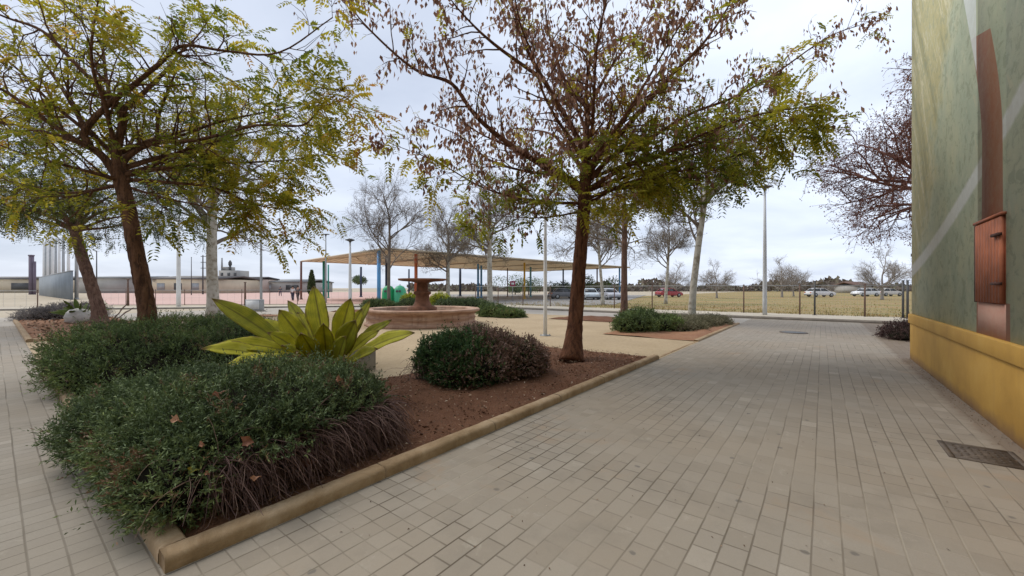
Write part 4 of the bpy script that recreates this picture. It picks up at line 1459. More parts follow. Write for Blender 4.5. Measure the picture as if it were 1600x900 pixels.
# ------------------------------------------------------------------ painted building
def mural():
    n = NT('painted_mural_wall')
    s = n.sep()
    u, z = s[0], s[2]
    vec = n.co.outputs['Object']
    blot = n.noise(1.1, 6, 0.62)
    fine = n.noise(9, 5, 0.7)
    green = n.ramp(blot, [(0.3, (0.37, 0.435, 0.33)), (0.5, (0.45, 0.50, 0.37)), (0.7, (0.52, 0.54, 0.37))])
    # olive yellow fronds sweeping down the left of the wall (large u)
    sw = n.math('ADD', n.math('MULTIPLY', u, 1.0), n.math('MULTIPLY', n.math('POWER', n.math('MAXIMUM', n.math('SUBTRACT', z, 1.2), 0.0), 1.35), -0.30))
    stroke = n.noise(1.0, 6, 0.6, vec=n.comb(n.math('MULTIPLY', sw, 2.4), n.math('MULTIPLY', z, 0.35)), dist=0.5)
    olive = n.ramp(stroke, [(0.36, (0.29, 0.275, 0.13)), (0.42, (0.42, 0.375, 0.18)), (0.55, (0.48, 0.435, 0.22)), (0.575, (0.64, 0.59, 0.38)), (0.61, (0.46, 0.42, 0.22))])
    edge_ = n.math('ADD', n.math('SUBTRACT', u, n.math('MULTIPLY_ADD', n.math('POWER', n.math('MAXIMUM', n.math('SUBTRACT', z, 1.4), 0.0), 0.8), -0.95, 10.9)), n.math('MULTIPLY', n.math('SUBTRACT', blot, 0.5), 3.0))
    col = n.mix(n.ramp(edge_, [(0.0, 0.0), (0.75, 0.9)]), green, olive)
    # scattered pale dabs
    dab = n.noise(1.0, 3, 0.6, vec=n.comb(n.math('MULTIPLY', sw, 7.0), n.math('MULTIPLY', z, 1.6)))
    col = n.mix(n.ramp(dab, [(0.62, 0.0), (0.65, 0.55)]), col, (0.55, 0.54, 0.38))
    mott = n.noise(5.5, 6, 0.75, dist=0.7)
    col = n.mix(n.ramp(mott, [(0.42, 0.5), (0.47, 0.0)]), col, (0.25, 0.29, 0.21))
    col = n.mix(n.ramp(mott, [(0.57, 0.0), (0.61, 0.45)]), col, (0.54, 0.55, 0.42))
    # pale blue ray crossing the wall
    du = n.math('SUBTRACT', 11.3, u)
    ray = n.math('ADD', n.math('MULTIPLY_ADD', du, 0.155, 1.86), n.math('MULTIPLY', n.math('POWER', du, 2.0), 0.0165))
    dr = n.math('ABSOLUTE', n.math('SUBTRACT', z, ray))
    dr = n.math('ADD', dr, n.math('MULTIPLY', n.math('SUBTRACT', fine, 0.5), 0.06))
    col = n.mix(n.ramp(dr, [(0.09, 0.75), (0.15, 0.0)]), col, (0.74, 0.76, 0.75))
    # painted terracotta trunk with a pale flower wedge above it
    cu = n.math('MULTIPLY_ADD', n.math('POWER', n.math('MAXIMUM', n.math('SUBTRACT', z, 3.2), 0.0), 1.5), 0.27, 6.28)
    hw = n.math('MULTIPLY_ADD', n.math('SUBTRACT', z, 2.6), -0.015, 0.35)
    tu = n.math('DIVIDE', n.math('SUBTRACT', u, cu), hw)
    tcol = n.ramp(n.math('MULTIPLY_ADD', tu, 0.5, 0.5), [(0.0, (0.40, 0.215, 0.145)), (0.45, (0.35, 0.165, 0.105)), (0.8, (0.26, 0.125, 0.088)), (1.0, (0.28, 0.155, 0.115))])
    tcol = n.mix(n.ramp(n.noise(1.0, 4, vec=n.comb(n.math('MULTIPLY', u, 5.0), n.math('MULTIPLY', z, 1.1))), [(0.45, 0.0), (0.7, 0.5)]), tcol, (0.33, 0.19, 0.12))
    pot = n.math('LESS_THAN', z, 1.34)
    tcol = n.mix(pot, tcol, (0.40, 0.215, 0.16))
    halfw = n.math('MULTIPLY_ADD', pot, 0.5, 1.0)
    mask = n.math('LESS_THAN', n.math('ABSOLUTE', tu), halfw)
    mask = n.math('MULTIPLY', mask, n.math('LESS_THAN', z, n.math('MULTIPLY_ADD', tu, 0.12, 4.55)))
    col = n.mix(mask, col, tcol)
    wedge = n.math('MULTIPLY', n.math('LESS_THAN', n.math('ABSOLUTE', n.math('SUBTRACT', u, n.math('MULTIPLY_ADD', n.math('SUBTRACT', z, 4.2), 0.25, 6.85))), n.math('MULTIPLY_ADD', n.math('SUBTRACT', z, 4.15), 0.22, 0.0)), n.math('GREATER_THAN', z, 4.15))
    col = n.mix(n.math('MULTIPLY', wedge, 0.8), col, (0.70, 0.75, 0.74))
    # weathering
    col = n.mix(n.ramp(fine, [(0.4, 0.0), (0.75, 0.28)]), col, (0.42, 0.40, 0.31))
    drip = n.noise(1.0, 4, 0.6, vec=n.comb(n.math('MULTIPLY', u, 9.0), n.math('MULTIPLY', z, 0.5)))
    col = n.mix(n.ramp(drip, [(0.62, 0.0), (0.78, 0.2)]), col, (0.2, 0.2, 0.16))
    n.bump(n.math('ADD', n.noise(60, 4, 0.7), mott), 0.5, 0.012)
    return n.fin(col, 0.85, 0.2)


def ochre():
    n = NT('ochre_plinth_paint')
    a = n.noise(1.2, 6, 0.6)
    col = n.ramp(a, [(0.3, (0.37, 0.205, 0.038)), (0.55, (0.47, 0.27, 0.052)), (0.75, (0.52, 0.32, 0.08))])
    s = n.sep()
    low = n.math('ADD', s[2], n.math('MULTIPLY', n.noise(5, 4), 0.16))
    col = n.mix(n.ramp(low, [(0.08, 0.85), (0.24, 0.0)]), col, (0.17, 0.095, 0.055))
    strk = n.noise(1.0, 4, 0.6, vec=n.map(6, 6, 0.5))
    col = n.mix(n.ramp(strk, [(0.55, 0.0), (0.75, 0.35)]), col, (0.30, 0.17, 0.05))
    n.bump(n.noise(40, 3), 0.2, 0.006)
    return n.fin(col, 0.75, 0.25)


M['mural'] = mural()
M['ochre'] = ochre()
M['shutter'] = simple('terracotta_painted_shutter', (0.28, 0.09, 0.042), 0.7, 0.35, 3)
M['shutter_dark'] = simple('dark_terracotta_gap', (0.06, 0.025, 0.018), 0.8, 0.2, 5)
UX = 11.35
bl = thing('painted_building', (UX, WALL_Y, 0), 'building wall with a green mural above an ochre plinth, right of the walk', 'building')
H_B = 9.0


def bpart(name, mat, boxes, bev=0.0):
    mb = MB()
    for c, s in boxes:
        mb.box(c, s)
    o = mb.build(name, mat, bl, loc=None)
    # mesh stays in wall coordinates: shift object back by the parent's origin
    o.location = (-UX, -WALL_Y, 0)
    if bev:
        bevel(o, bev)
    return o


WX0 = -9.0
wz0, wz1, wu0, wu1 = 1.325, 2.262, 5.84, 6.79
# wall with a real window opening
bpart('wall', M['mural'], [(((wu1 + UX) / 2, WALL_Y - 0.2, (0.955 + H_B) / 2), (UX - wu1, 0.4, H_B - 0.955)),
                           (((WX0 + wu0) / 2, WALL_Y - 0.2, (0.955 + H_B) / 2), (wu0 - WX0, 0.4, H_B - 0.955)),
                           (((wu0 + wu1) / 2, WALL_Y - 0.2, (0.955 + wz0) / 2), (wu1 - wu0, 0.4, wz0 - 0.955)),
                           (((wu0 + wu1) / 2, WALL_Y - 0.2, (wz1 + H_B) / 2), (wu1 - wu0, 0.4, H_B - wz1)),
                           ((UX - 0.2, WALL_Y - 3.2, H_B / 2), (0.4, 5.6, H_B)),
                           (((WX0 + UX) / 2, WALL_Y - 6.2, H_B / 2), (UX - WX0, 0.4, H_B))])
bpart('plinth', M['ochre'], [(((WX0 + UX) / 2, WALL_Y - 0.16, 0.38), (UX - WX0 + 0.01, 0.37, 0.76)), ((UX - 0.19, WALL_Y - 3.2, 0.38), (0.42, 5.7, 0.76))], 0.004)
bpart('plinth_ledge', M['ochre'], [(((WX0 + UX) / 2, WALL_Y - 0.155, 0.8575), (UX - WX0 + 0.03, 0.42, 0.193))], 0.012)
bpart('roof', M['walkconc'], [(((WX0 + UX) / 2, WALL_Y - 3.2, H_B + 0.1), (UX - WX0 + 0.1, 6.6, 0.2))])
win = bpart('window', M['shutter'], [(((wu0 + wu1) / 2, WALL_Y - 0.03, (wz0 + wz1) / 2), (wu1 - wu0 - 0.004, 0.05, wz1 - wz0 - 0.004))])
mb = MB()
nsl = 9
for i in range(nsl):
    w = (wu1 - wu0 - 0.05) / nsl
    mb.box((wu0 + 0.025 + w * (i + 0.5), WALL_Y + 0.012, (wz0 + wz1) / 2), (w - 0.012, 0.034, wz1 - wz0 - 0.03))
sl = mb.build('shutter', M['shutter'], win)
for z in (wz0 + 0.22, wz1 - 0.2):
    mb = MB()
    mb.box((wu0 + 0.10, WALL_Y + 0.045, z), (0.24, 0.03, 0.03))
    mb.build('hinge', M['shutter_dark'], win)
mb = MB()
mb.box((wu1 + 0.018, WALL_Y + 0.012, (wz0 + wz1) / 2), (0.03, 0.022, wz1 - wz0 - 0.01))
mb.build('frame', M['shutter_dark'], win)
mb = MB()
mb.box(((wu0 + wu1) / 2, WALL_Y + 0.012, wz1 + 0.014), (wu1 - wu0 + 0.04, 0.05, 0.028))
mb.build('lintel', M['shutter'], win)
# small lamp bracket on the corner
mb = MB()
q = at(1417, 397, 8.5)
mb.box((UX + 0.10, WALL_Y - 0.06, q.z), (0.2, 0.02, 0.02))
mb.box((UX + 0.2, WALL_Y - 0.06, q.z - 0.01), (0.09, 0.09, 0.06))
o = mb.build('bracket', M['dark_metal'], bl)
o.location = (-UX, -WALL_Y, 0)

# manhole covers
mb = MB()
pts = [gp(1487, 698), gp(1560, 706), gp(1585, 727), gp(1506, 717)]
cc = sum(pts, Vector()) / 4
m1 = thing('manhole_cover', (cc.x, cc.y, 0.004), 'rusty square manhole cover in the pavement near the painted wall', 'manhole cover')
M['iron'] = simple('rusty_cast_iron', (0.105, 0.08, 0.06), 0.75, 0.35, 14, bump=0.5)
fr = MB()
S_ = 0.44
for dx, dy, sx, sy in ((0, S_ / 2, S_ + 0.04, 0.04), (0, -S_ / 2, S_ + 0.04, 0.04), (S_ / 2, 0, 0.04, S_ - 0.04), (-S_ / 2, 0, 0.04, S_ - 0.04)):
    fr.box((dx, dy, 0.004), (sx, sy, 0.012))
fr.build('frame', M['iron'], m1)
li = MB()
li.box((0, 0, 0.002), (S_ - 0.05, S_ - 0.05, 0.010))
for i in range(7):
    for j in range(7):
        li.box((-0.15 + 0.05 * i, -0.15 + 0.05 * j, 0.0085), (0.028, 0.010, 0.004), 0.785 if (i + j) % 2 else -0.785)
li.build('lid', M['iron'], m1)
q = gp(1240, 520)
m2 = thing('manhole_cover', (q.x, q.y, 0.004), 'dark round manhole cover in the pavement where the walk meets the road', 'manhole cover')
fr = MB()
fr.lathe([(0.40, 0.0), (0.40, 0.012), (0.34, 0.012)], (0, 0, 0), 28, cap=False)
fr.build('frame', M['iron'], m2)
li = MB()
li.lathe([(0.335, 0.0), (0.335, 0.010)], (0, 0, 0), 28)
li.build('lid', M['dark_metal'], m2)

# dead leaves on the hedge
bpy.context.view_layer.update()
for i, (x, y, Z, s, m, lab) in enumerate((
        (276, 656, 2.92, 0.050, 'deadleaf_pale', 'large crumpled salmon leaf high on the front hedge'),
        (314, 695, 2.68, 0.032, 'deadleaf', 'small orange leaf just above the yellow leaf on the hedge'),
        (302, 733, 2.50, 0.038, 'yellowleaf', 'yellow leaf stuck in the front hedge'),
        (399, 746, 2.60, 0.034, 'deadleaf_pale', 'bright salmon leaf low on the front hedge above the kerb'),
        (324, 740, 2.52, 0.024, 'deadleaf', 'tiny orange leaf beside the yellow leaf'),
        (452, 611, 3.35, 0.042, 'deadleaf', 'dark orange leaf on top of the hedge below the agave'),
        (528, 592, 3.6, 0.042, 'deadleaf', 'dark red leaf at the upper right of the front hedge'),
        (342, 614, 3.25, 0.050, 'deadleaf', 'dull brown leaf near the top of the hedge left of centre'),
        (386, 690, 2.86, 0.060, 'deadleaf', 'broad rusty leaf sunk in the middle of the front hedge'),
        (482, 722, 2.95, 0.055, 'deadleaf', 'rusty leaf among the dry stems at the hedge foot'))):
    big_leaf(x, y, Z, s, M[m], lab, seed=i)

# ------------------------------------------------------------------ fountain
fc = spot(660, 16.8)
fo = thing('fountain', fc, 'stepped stone fountain with round basin and raised bowl in the sandy square', 'fountain')
mb = MB()
mb.lathe([(2.30, -0.02), (2.30, 0.10), (2.22, 0.12), (2.22, 0.28), (2.26, 0.31), (2.22, 0.34), (2.20, 0.47), (2.28, 0.52), (2.40, 0.56), (2.42, 0.64), (2.36, 0.66), (2.04, 0.66), (2.0, 0.62), (2.0, 0.40)], (0, 0, 0), 16, rot=0.2)
mb.build('basin', M['fountain'], fo)
mb = MB()
mb.lathe([(1.99, 0.45), (0.3, 0.452)], (0, 0, 0), 32, cap=False)
wn_ = NT('dark_water')
mb.build('water', wn_.fin((0.05, 0.045, 0.035), 0.08, 0.5), fo)
mb = MB()
mb.lathe([(0.60, 0.44), (0.60, 0.70), (0.50, 0.74), (0.38, 0.78), (0.30, 0.95), (0.28, 1.20), (0.36, 1.26), (0.36, 1.34), (0.24, 1.38), (0.22, 1.74)], (0, 0, 0), 20)
mb.build('pedestal', M['terracotta'], fo, smooth=False)
mb = MB()
mb.lathe([(0.22, 1.70), (0.45, 1.76), (0.85, 1.79), (0.98, 1.82), (0.99, 1.89), (0.93, 1.89), (0.8, 1.86), (0.2, 1.82)], (0, 0, 0), 28)
mb.build('bowl', M['terracotta'], fo)


# ------------------------------------------------------------------ lamps and poles
def lamp_post(x, Z, h, r, mat, label, head='flat', band=None, group='lamp posts round the square'):
    q = spot(x, Z)
    t = thing('lamp_post', q, label, 'lamp post', group)
    mb = MB()
    mb.tube([(0, 0, 0.0), (0, 0, 0.9), (0, 0, h * 0.55), (0, 0, h)], [r * 1.25, r * 1.2, r, r * 0.62], 12)
    mb.build('pole', M[mat], t, smooth=True)
    mb = MB()
    mb.box((0, 0, 0.012), (r * 5, r * 5, 0.03))
    for sx in (-1, 1):
        for sy in (-1, 1):
            mb.tube([(sx * r * 2, sy * r * 2, 0.02), (sx * r * 2, sy * r * 2, 0.06)], 0.014, 6)
    mb.build('base_plate', M['grey_metal'], t)
    if head == 'flat':
        mb = MB()
        mb.box((0, 0, h + 0.05), (0.62, 0.34, 0.07), R(HEAD + 90))
        mb.tube([(0, 0, h - 0.15), (0, 0, h + 0.03)], [r * 0.8, r * 1.3], 10)
        bevel(mb.build('lamp_head', M['dark_metal'], t), 0.015)
    elif head == 'disc':
        mb = MB()
        mb.lathe([(0.06, h - 0.1), (0.10, h), (0.34, h + 0.10), (0.36, h + 0.15), (0.10, h + 0.24)], (0, 0, 0), 20)
        mb.build('lamp_head', M['dark_metal'], t)
    return t


lamp_post(1195, 20.6, 6.65, 0.085, 'light_metal', 'tall pale grey lamp post with flat head standing at the road kerb right')
lamp_post(852, 12.6, 5.4, 0.05, 'white_paint', 'slim white lamp post in the sandy square left of the seed pod tree', 'flat')
lamp_post(279, 30.5, 8.0, 0.12, 'white_paint', 'white lamp post between the olive tree and the thick pale trunk', 'flat')
lamp_post(408, 31, 8.2, 0.075, 'grey_metal', 'thin grey lamp post right of the thick pale trunk', 'flat')
lamp_post(547, 32, 5.2, 0.11, 'white_paint', 'cream lamp post with dark round head before the canopy', 'disc')
lamp_post(509, 40, 6.8, 0.08, 'grey_metal', 'thin grey lamp post before the left end of the canopy', 'flat')

GPOLE = 'dark thin poles about the pink court'
for x, Z, zt, lab in ((151, 60, 7.0, 'thin dark pole behind the leaning tree'), (299, 85, 8.0, 'dark pole left of the thick pale trunk, far off'), (200, 34, 2.2, 'short grey post at the court edge left of the olive tree'),
                      (383, 34, 1.95, 'short dark brown post at the court edge right of the thick trunk')):
    q = spot(x, Z)
    mb = MB()
    mb.tube([(0, 0, 0), (0, 0, zt * 0.6), (0, 0, zt)], [0.09, 0.075, 0.06], 8)
    mb.lathe([(0.11, zt - 0.01), (0.11, zt + 0.04), (0.03, zt + 0.07)], (0, 0, 0), 8)
    o = mb.build('post', M['rust_metal'] if zt < 3 else M['dark_metal'])
    o.location = q
    tag(o, lab, 'post', GPOLE)
# electricity pylon-like pole with cross arms
q = spot(317, 95)
t = thing('utility_pole', q, 'dark utility pole with short cross arms near the thick pale trunk', 'utility pole')
mb = MB()
mb.tube([(0, 0, 0), (0, 0, 9.3)], [0.18, 0.12], 8)
mb.build('pole', M['dark_metal'], t)
for z in (9.0, 7.6, 6.2):
    mb = MB()
    mb.box((RT.x * 0.3, RT.y * 0.3, z), (1.6, 0.14, 0.14), math.atan2(RT.y, RT.x))
    mb.build('cross_arm', M['dark_metal'], t)


q = spot(398, 26)
t = thing('utility_cabinet', q, 'low grey utility cabinet on the pale strip right of the thick trunk', 'cabinet', None, R(HEAD - 90))
mb = MB()
mb.box((0, 0, 0.40), (1.0, 0.4, 0.72))
bevel(mb.build('body', M['grey_metal'], t), 0.02)
mb = MB()
mb.box((0, 0, 0.02), (1.1, 0.5, 0.1))
mb.build('base', M['concrete'], t)
mb = MB()
mb.box((0, -0.21, 0.42), (0.84, 0.02, 0.56))
mb.build('door', M['white_paint'], t)


# ------------------------------------------------------------------ fences
def wire_fence(name, pts, hgt, label, spacing, mesh_step, wire, mat='rust_metal', top=True, z0=0.0, pr=0.035, group=None):
    t = thing(name, (pts[0].x, pts[0].y, z0), label, 'fence', group)
    L = (pts[1] - pts[0]).length
    d = (pts[1] - pts[0]).normalized()
    n = int(L / spacing)
    for i in range(n + 1):
        mb = MB()
        p = d * (i * spacing)
        mb.tube([(p.x, p.y, -0.03), (p.x, p.y, hgt)], pr, 7)
        mb.lathe([(pr * 1.25, hgt - 0.02), (pr * 1.25, hgt + 0.015), (0.01, hgt + 0.03)], (p.x, p.y, 0), 7)
        mb.build('post', M[mat], t)
    L = n * spacing
    if top:
        mb = MB()
        mb.tube([(0, 0, hgt - 0.04), (d.x * L, d.y * L, hgt - 0.04)], 0.018, 5)
        mb.build('top_rail', M['grey_metal'], t)
    mb = MB()
    k = int((hgt - 0.1) / mesh_step)
    for j in range(k + 1):
        z = 0.05 + j * (hgt - 0.12) / k
        mb.tube([(0, 0, z), (d.x * L, d.y * L, z)], wire, 3, cap=False)
    m = int(L / mesh_step)
    for j in range(m):
        p = d * (j * L / m)
        mb.tube([(p.x, p.y, 0.05), (p.x, p.y, hgt - 0.06)], wire, 3, cap=False)
    mb.build('wire_mesh', M['grey_metal'], t)
    return t


fy = gp(1414, 501.5)
fence_x = 25.15
wire_fence('wire_fence', [Vector((fence_x, -12.0, 0)), Vector((fence_x, 23.0, 0))], 1.55, 'brown wire mesh fence with slim posts along the dry grass field', 2.55, 0.12, 0.0022, z0=0.12)
# double gate posts
GG = 'fence posts standing in pairs'
for x, lab in ((1273, 'extra dark post beside the fence post in mid fence'), (1411, 'dark gate post nearest the building corner'), (1418, 'second dark gate post by the building corner')):
    # where the sight line meets the fence line
    dvec = at(x, 450, 1.0) - CAM
    s = (fence_x - 0.08 - CAM.x) / dvec.x
    q = CAM + dvec * s
    mb = MB()
    mb.box((0, 0, 0.86), (0.08, 0.08, 1.72))
    mb.box((0, 0, 0.01), (0.2, 0.2, 0.02))
    mb.box((0, 0, 1.73), (0.1, 0.1, 0.02))
    o = mb.build('gate_post', M['dark_metal'])
    o.location = (q.x, q.y, 0.12)
    tag(o, lab, 'post', GG)

# railing at far left
a, b = gp(-70, 483.5), gp(110, 481.0)
wire_fence('railing', [Vector((a.x, a.y, 0)), Vector((b.x, b.y, 0))], 1.25, 'low thin railing at the far left edge of the court', 2.1, 0.55, 0.006, z0=0.09)
a, b = gp(150, 476.8), gp(560, 475.2)
wire_fence('court_fence', [Vector((a.x, a.y, 0)), Vector((b.x, b.y, 0))], 1.35, 'thin wire fence along the near side of the pink court', 2.4, 0.6, 0.005, z0=0.0, pr=0.028)

# ------------------------------------------------------------------ ball court wall and posts at far left
wa, wb = spot(112.5, 52), spot(62, 84)
wd = (wb - wa)
wl = thing('court_wall', wa, 'blue grey panel wall below a row of tall pale posts, far left', 'wall')
M['panel'] = simple('blue_grey_panel', (0.225, 0.255, 0.28), 0.6, 0.12, 0.4)
mb = MB()
c = wd / 2
ang = math.atan2(wd.y, wd.x)
mb.box((c.x, c.y, 1.85), (wd.length, 0.2, 3.7), ang)
mb.build('panel', M['panel'], wl)
mb = MB()
mb.box((c.x, c.y, 3.74), (wd.length + 0.05, 0.26, 0.1), ang)
mb.build('coping', M['grey_metal'], wl)
for i in range(10):
    u = i / 9
    p = wa + wd * (0.02 + 0.96 * u ** 0.8)
    mb = MB()
    hh = 9.0 + 2.0 * u
    mb.tube([(0, 0, 0), (0, 0, hh)], [0.20, 0.15], 8)
    mb.lathe([(0.24, 0), (0.24, 0.15), (0.2, 0.2)], (0, 0, 0), 8)
    o = mb.build('net_post', M['white_paint'] if i % 2 else M['grey_metal'])
    o.location = p + Vector((-wd.y, wd.x, 0)).normalized() * -0.5
    if i in (0, 9):
        tag(o, ('nearest and rightmost' if i == 0 else 'farthest and leftmost') + ' tall pale post along the blue grey panel wall', 'post', 'tall posts along the court wall')
    else:
        tag(o, 'tall pale post amid the row along the blue grey panel wall', 'post', 'tall posts along the court wall')
# dark chimney like sign tower
q = spot(49, 92)
t = thing('tower_sign', q, 'dark purple grey double tower left of the tall pale posts', 'tower')
M['purple'] = simple('dark_purple_grey', (0.16, 0.13, 0.17), 0.7, 0.15, 0.6)
mb = MB()
mb.box((0, 0, 4.4), (0.6, 0.6, 8.8), R(HEAD))
mb.box((0, 0, 8.95), (0.72, 0.72, 0.3), R(HEAD))
mb.build('shaft', M['purple'], t)
mb = MB()
mb.box((RT.x * 0.75, RT.y * 0.75, 3.8), (0.3, 0.4, 7.6), R(HEAD))
mb.build('side_shaft', M['purple'], t)


# ------------------------------------------------------------------ far buildings
def hall(x0, x1, Z, h, rise, depth, wall, roof, label, name='warehouse', nwin=0, rz=None):
    a, b = spot(x0, Z), spot(x1, Z)
    W = (b - a).length
    c = (a + b) / 2 + FW * depth / 2
    t = thing(name, (c.x, c.y, 0), label, 'building', None, R(HEAD - 90))
    mb = MB()
    mb.box((0, 0, h / 2), (W, depth, h))
    w = mb.build('wall', wall, t)
    mb = MB()
    ov = 0.4
    yy = depth / 2 + ov
    mb.add([(-W / 2 - ov, -yy, h), (W / 2 + ov, -yy, h), (W / 2 + ov, 0, h + rise), (-W / 2 - ov, 0, h + rise), (-W / 2 - ov, yy, h), (W / 2 + ov, yy, h),
            (-W / 2 - ov, -yy, h + 0.35), (W / 2 + ov, -yy, h + 0.35), (W / 2 + ov, 0, h + rise + 0.35), (-W / 2 - ov, 0, h + rise + 0.35), (-W / 2 - ov, yy, h + 0.35), (W / 2 + ov, yy, h + 0.35)],
           [(0, 3, 2, 1), (3, 4, 5, 2), (6, 7, 8, 9), (9, 8, 11, 10), (0, 1, 7, 6), (4, 10, 11, 5), (0, 6, 9, 3), (3, 9, 10, 4), (1, 2, 8, 7), (2, 5, 11, 8)])
    mb.build('roof', roof, t)
    for i in range(nwin):
        mb = MB()
        mb.box((-W / 2 + W * (i + 0.5) / nwin, -depth / 2 - 0.03, h * 0.48), (W / nwin * 0.45, 0.1, h * 0.5))
        mb.build('window' if i % 2 else 'door', M['dark_metal'] if i % 2 else M['grey_metal'], t)
    return t


M['cream'] = simple('cream_render', (0.55, 0.47, 0.35), 0.9, 0.12, 0.3)
M['pinkish'] = simple('pinkish_render', (0.50, 0.40, 0.34), 0.9, 0.12, 0.3)
M['greywall'] = simple('grey_render', (0.36, 0.345, 0.32), 0.9, 0.12, 0.3)
M['darkroof'] = simple('dark_sheet_roof', (0.13, 0.12, 0.115), 0.7, 0.2, 0.3)
M['greyroof'] = simple('grey_sheet_roof', (0.23, 0.235, 0.235), 0.7, 0.15, 0.3)
hall(-60, 62, 125, 4.2, 0.8, 20, M['cream'], M['darkroof'], 'long low warehouse with dark roof at the far left edge', nwin=2)
hall(118, 215, 118, 4.3, 0.6, 20, M['greywall'], M['greyroof'], 'low grey warehouse seen between the two left trunks', nwin=0)
hall(238, 345, 112, 3.9, 0.9, 18, M['cream'], M['darkroof'], 'cream low building with dark eaves left of the thick pale trunk', nwin=4)
hall(345, 400, 128, 4.3, 0.6, 12, M['pinkish'], M['darkroof'], 'pinkish low building right of the thick pale trunk', nwin=3)
hall(392, 478, 135, 3.4, 0.9, 20, M['greywall'], M['greyroof'], 'long grey shed before the canopy', nwin=2)
q = spot(366, 142)
t = thing('factory_tower', q, 'square grey factory tower with stack on its roof', 'building', None, R(HEAD - 90))
mb = MB()
mb.box((0, 0, 3.8), (6.6, 6, 7.6))
mb.box((-1.8, 0, 8.2), (2.2, 3, 1.4))
mb.build('wall', M['greywall'], t)
mb = MB()
mb.tube([(-2.9, -2, 7.5), (-2.9, -2, 12.0)], [0.3, 0.25], 8)
mb.build('stack', M['grey_metal'], t)
mb = MB()
mb.lathe([(0.3, 9.2), (0.55, 9.6), (0.55, 10.4), (0.2, 11.2)], (-0.4, -1.5, 0), 10)
mb.tube([(-0.4, -1.5, 7.5), (-0.4, -1.5, 9.3)], 0.35, 8)
mb.build('tank', M['dark_metal'], t)
for zx in (-2.2, 0.2, 2.4):
    mb = MB()
    mb.box((zx, -3.03, 6.0), (0.9, 0.1, 1.6))
    mb.build('window', M['dark_metal'], t)
q = spot(1378, 118)
hall(1338, 1362, 118, 2.1, 1.0, 8, M['greywall'], simple('brown_tile_roof', (0.15, 0.095, 0.08), 0.9, 0.2, 0.4), 'brown roofed farm building on the far right field', 'farm_building', 3)

# ------------------------------------------------------------------ canopy over the playground
cn = [at(600, 388, 35.4), at(469, 409, 52), at(761, 427, 84), at(985, 418, 68)]
zc = 5.0
cn = [Vector((p.x, p.y, zc)) for p in cn]
cn[2] = cn[1] + cn[3] - cn[0]
cp = thing('playground_canopy', (cn[0].x, cn[0].y, 0), 'large tan shade canopy on coloured columns over the playground', 'canopy')
base = Vector((cn[0].x, cn[0].y, 0))
M['tan_cloth'] = None
n_ = NT('tan_shade_slats')
s_ = n_.sep()
wv = n_.math('FRACT', n_.math('MULTIPLY', s_[0], 1.2))
colc = n_.ramp(wv, [(0.10, (0.30, 0.23, 0.15)), (0.22, (0.70, 0.60, 0.46)), (0.8, (0.78, 0.69, 0.54))])
colc = n_.mix(n_.ramp(n_.noise(0.5, 4), [(0.4, 0.0), (0.7, 0.4)]), colc, (0.62, 0.48, 0.32))
n_.fin(colc, 0.9, 0.1)
tr_ = nd(n_.t, 'ShaderNodeBsdfTranslucent')
n_.t.links.new(colc, tr_.inputs[0])
mx_ = nd(n_.t, 'ShaderNodeMixShader')
mx_.inputs[0].default_value = 0.5
n_.t.links.new(n_.bsdf.outputs[0], mx_.inputs[1])
n_.t.links.new(tr_.outputs[0], mx_.inputs[2])
n_.t.links.new(mx_.outputs[0], n_.out.inputs[0])
M['tan_cloth'] = n_.m
N_, L_, F_, R_ = [p - base for p in cn]
bays = 5


def rp(u, v, z=0.0):
    p = N_ * (1 - u) * (1 - v) + R_ * u * (1 - v) + L_ * (1 - u) * v + F_ * u * v
    return Vector((p.x, p.y, zc + z))


for i in range(bays):
    u0, u1 = i / bays + 0.004, (i + 1) / bays - 0.004
    um = (u0 + u1) / 2
    mb = MB()
    V_ = [rp(u0, 0), rp(u1, 0), rp(u1, 1), rp(u0, 1), rp(um, 0.28, 0.6), rp(um, 0.72, 0.6)]
    mb.add([tuple(v) for v in V_] + [tuple(v + Vector((0, 0, 0.06))) for v in V_],
           [(0, 4, 1), (1, 4, 5, 2), (2, 5, 3), (3, 5, 4, 0), (6, 7, 10), (7, 8, 11, 10), (8, 9, 11), (9, 6, 10, 11)])
    mb.build('shade_panel', M['tan_cloth'], cp)
    mb = MB()
    for a, b in ((rp(u0, 0), rp(u1, 0)), (rp(u1, 0), rp(u1, 1)), (rp(u1, 1), rp(u0, 1)), (rp(u0, 1), rp(u0, 0))):
        mb.tube([a, b], 0.09, 6)
    for a, b in ((rp(u0, 0), rp(um, 0.28, 0.56)), (rp(u1, 0), rp(um, 0.28, 0.56)), (rp(um, 0.28, 0.56), rp(um, 0.72, 0.56)), (rp(u0, 1), rp(um, 0.72, 0.56)), (rp(u1, 1), rp(um, 0.72, 0.56))):
        mb.tube([a - Vector((0, 0, 0.1)), b - Vector((0, 0, 0.1))], 0.05, 5)
    mb.build('roof_frame', M['cream'], cp)
PC = {'blue': (0.13, 0.36, 0.68), 'red': (0.62, 0.17, 0.08), 'yellow': (0.66, 0.40, 0.05), 'green': (0.03, 0.26, 0.20), 'brown': (0.17, 0.09, 0.075), 'navy': (0.035, 0.05, 0.09), 'teal': (0.18, 0.38, 0.46)}
for k, v in PC.items():
    M['p_' + k] = simple(k + '_painted_column', v, 0.5, 0.08, 2)
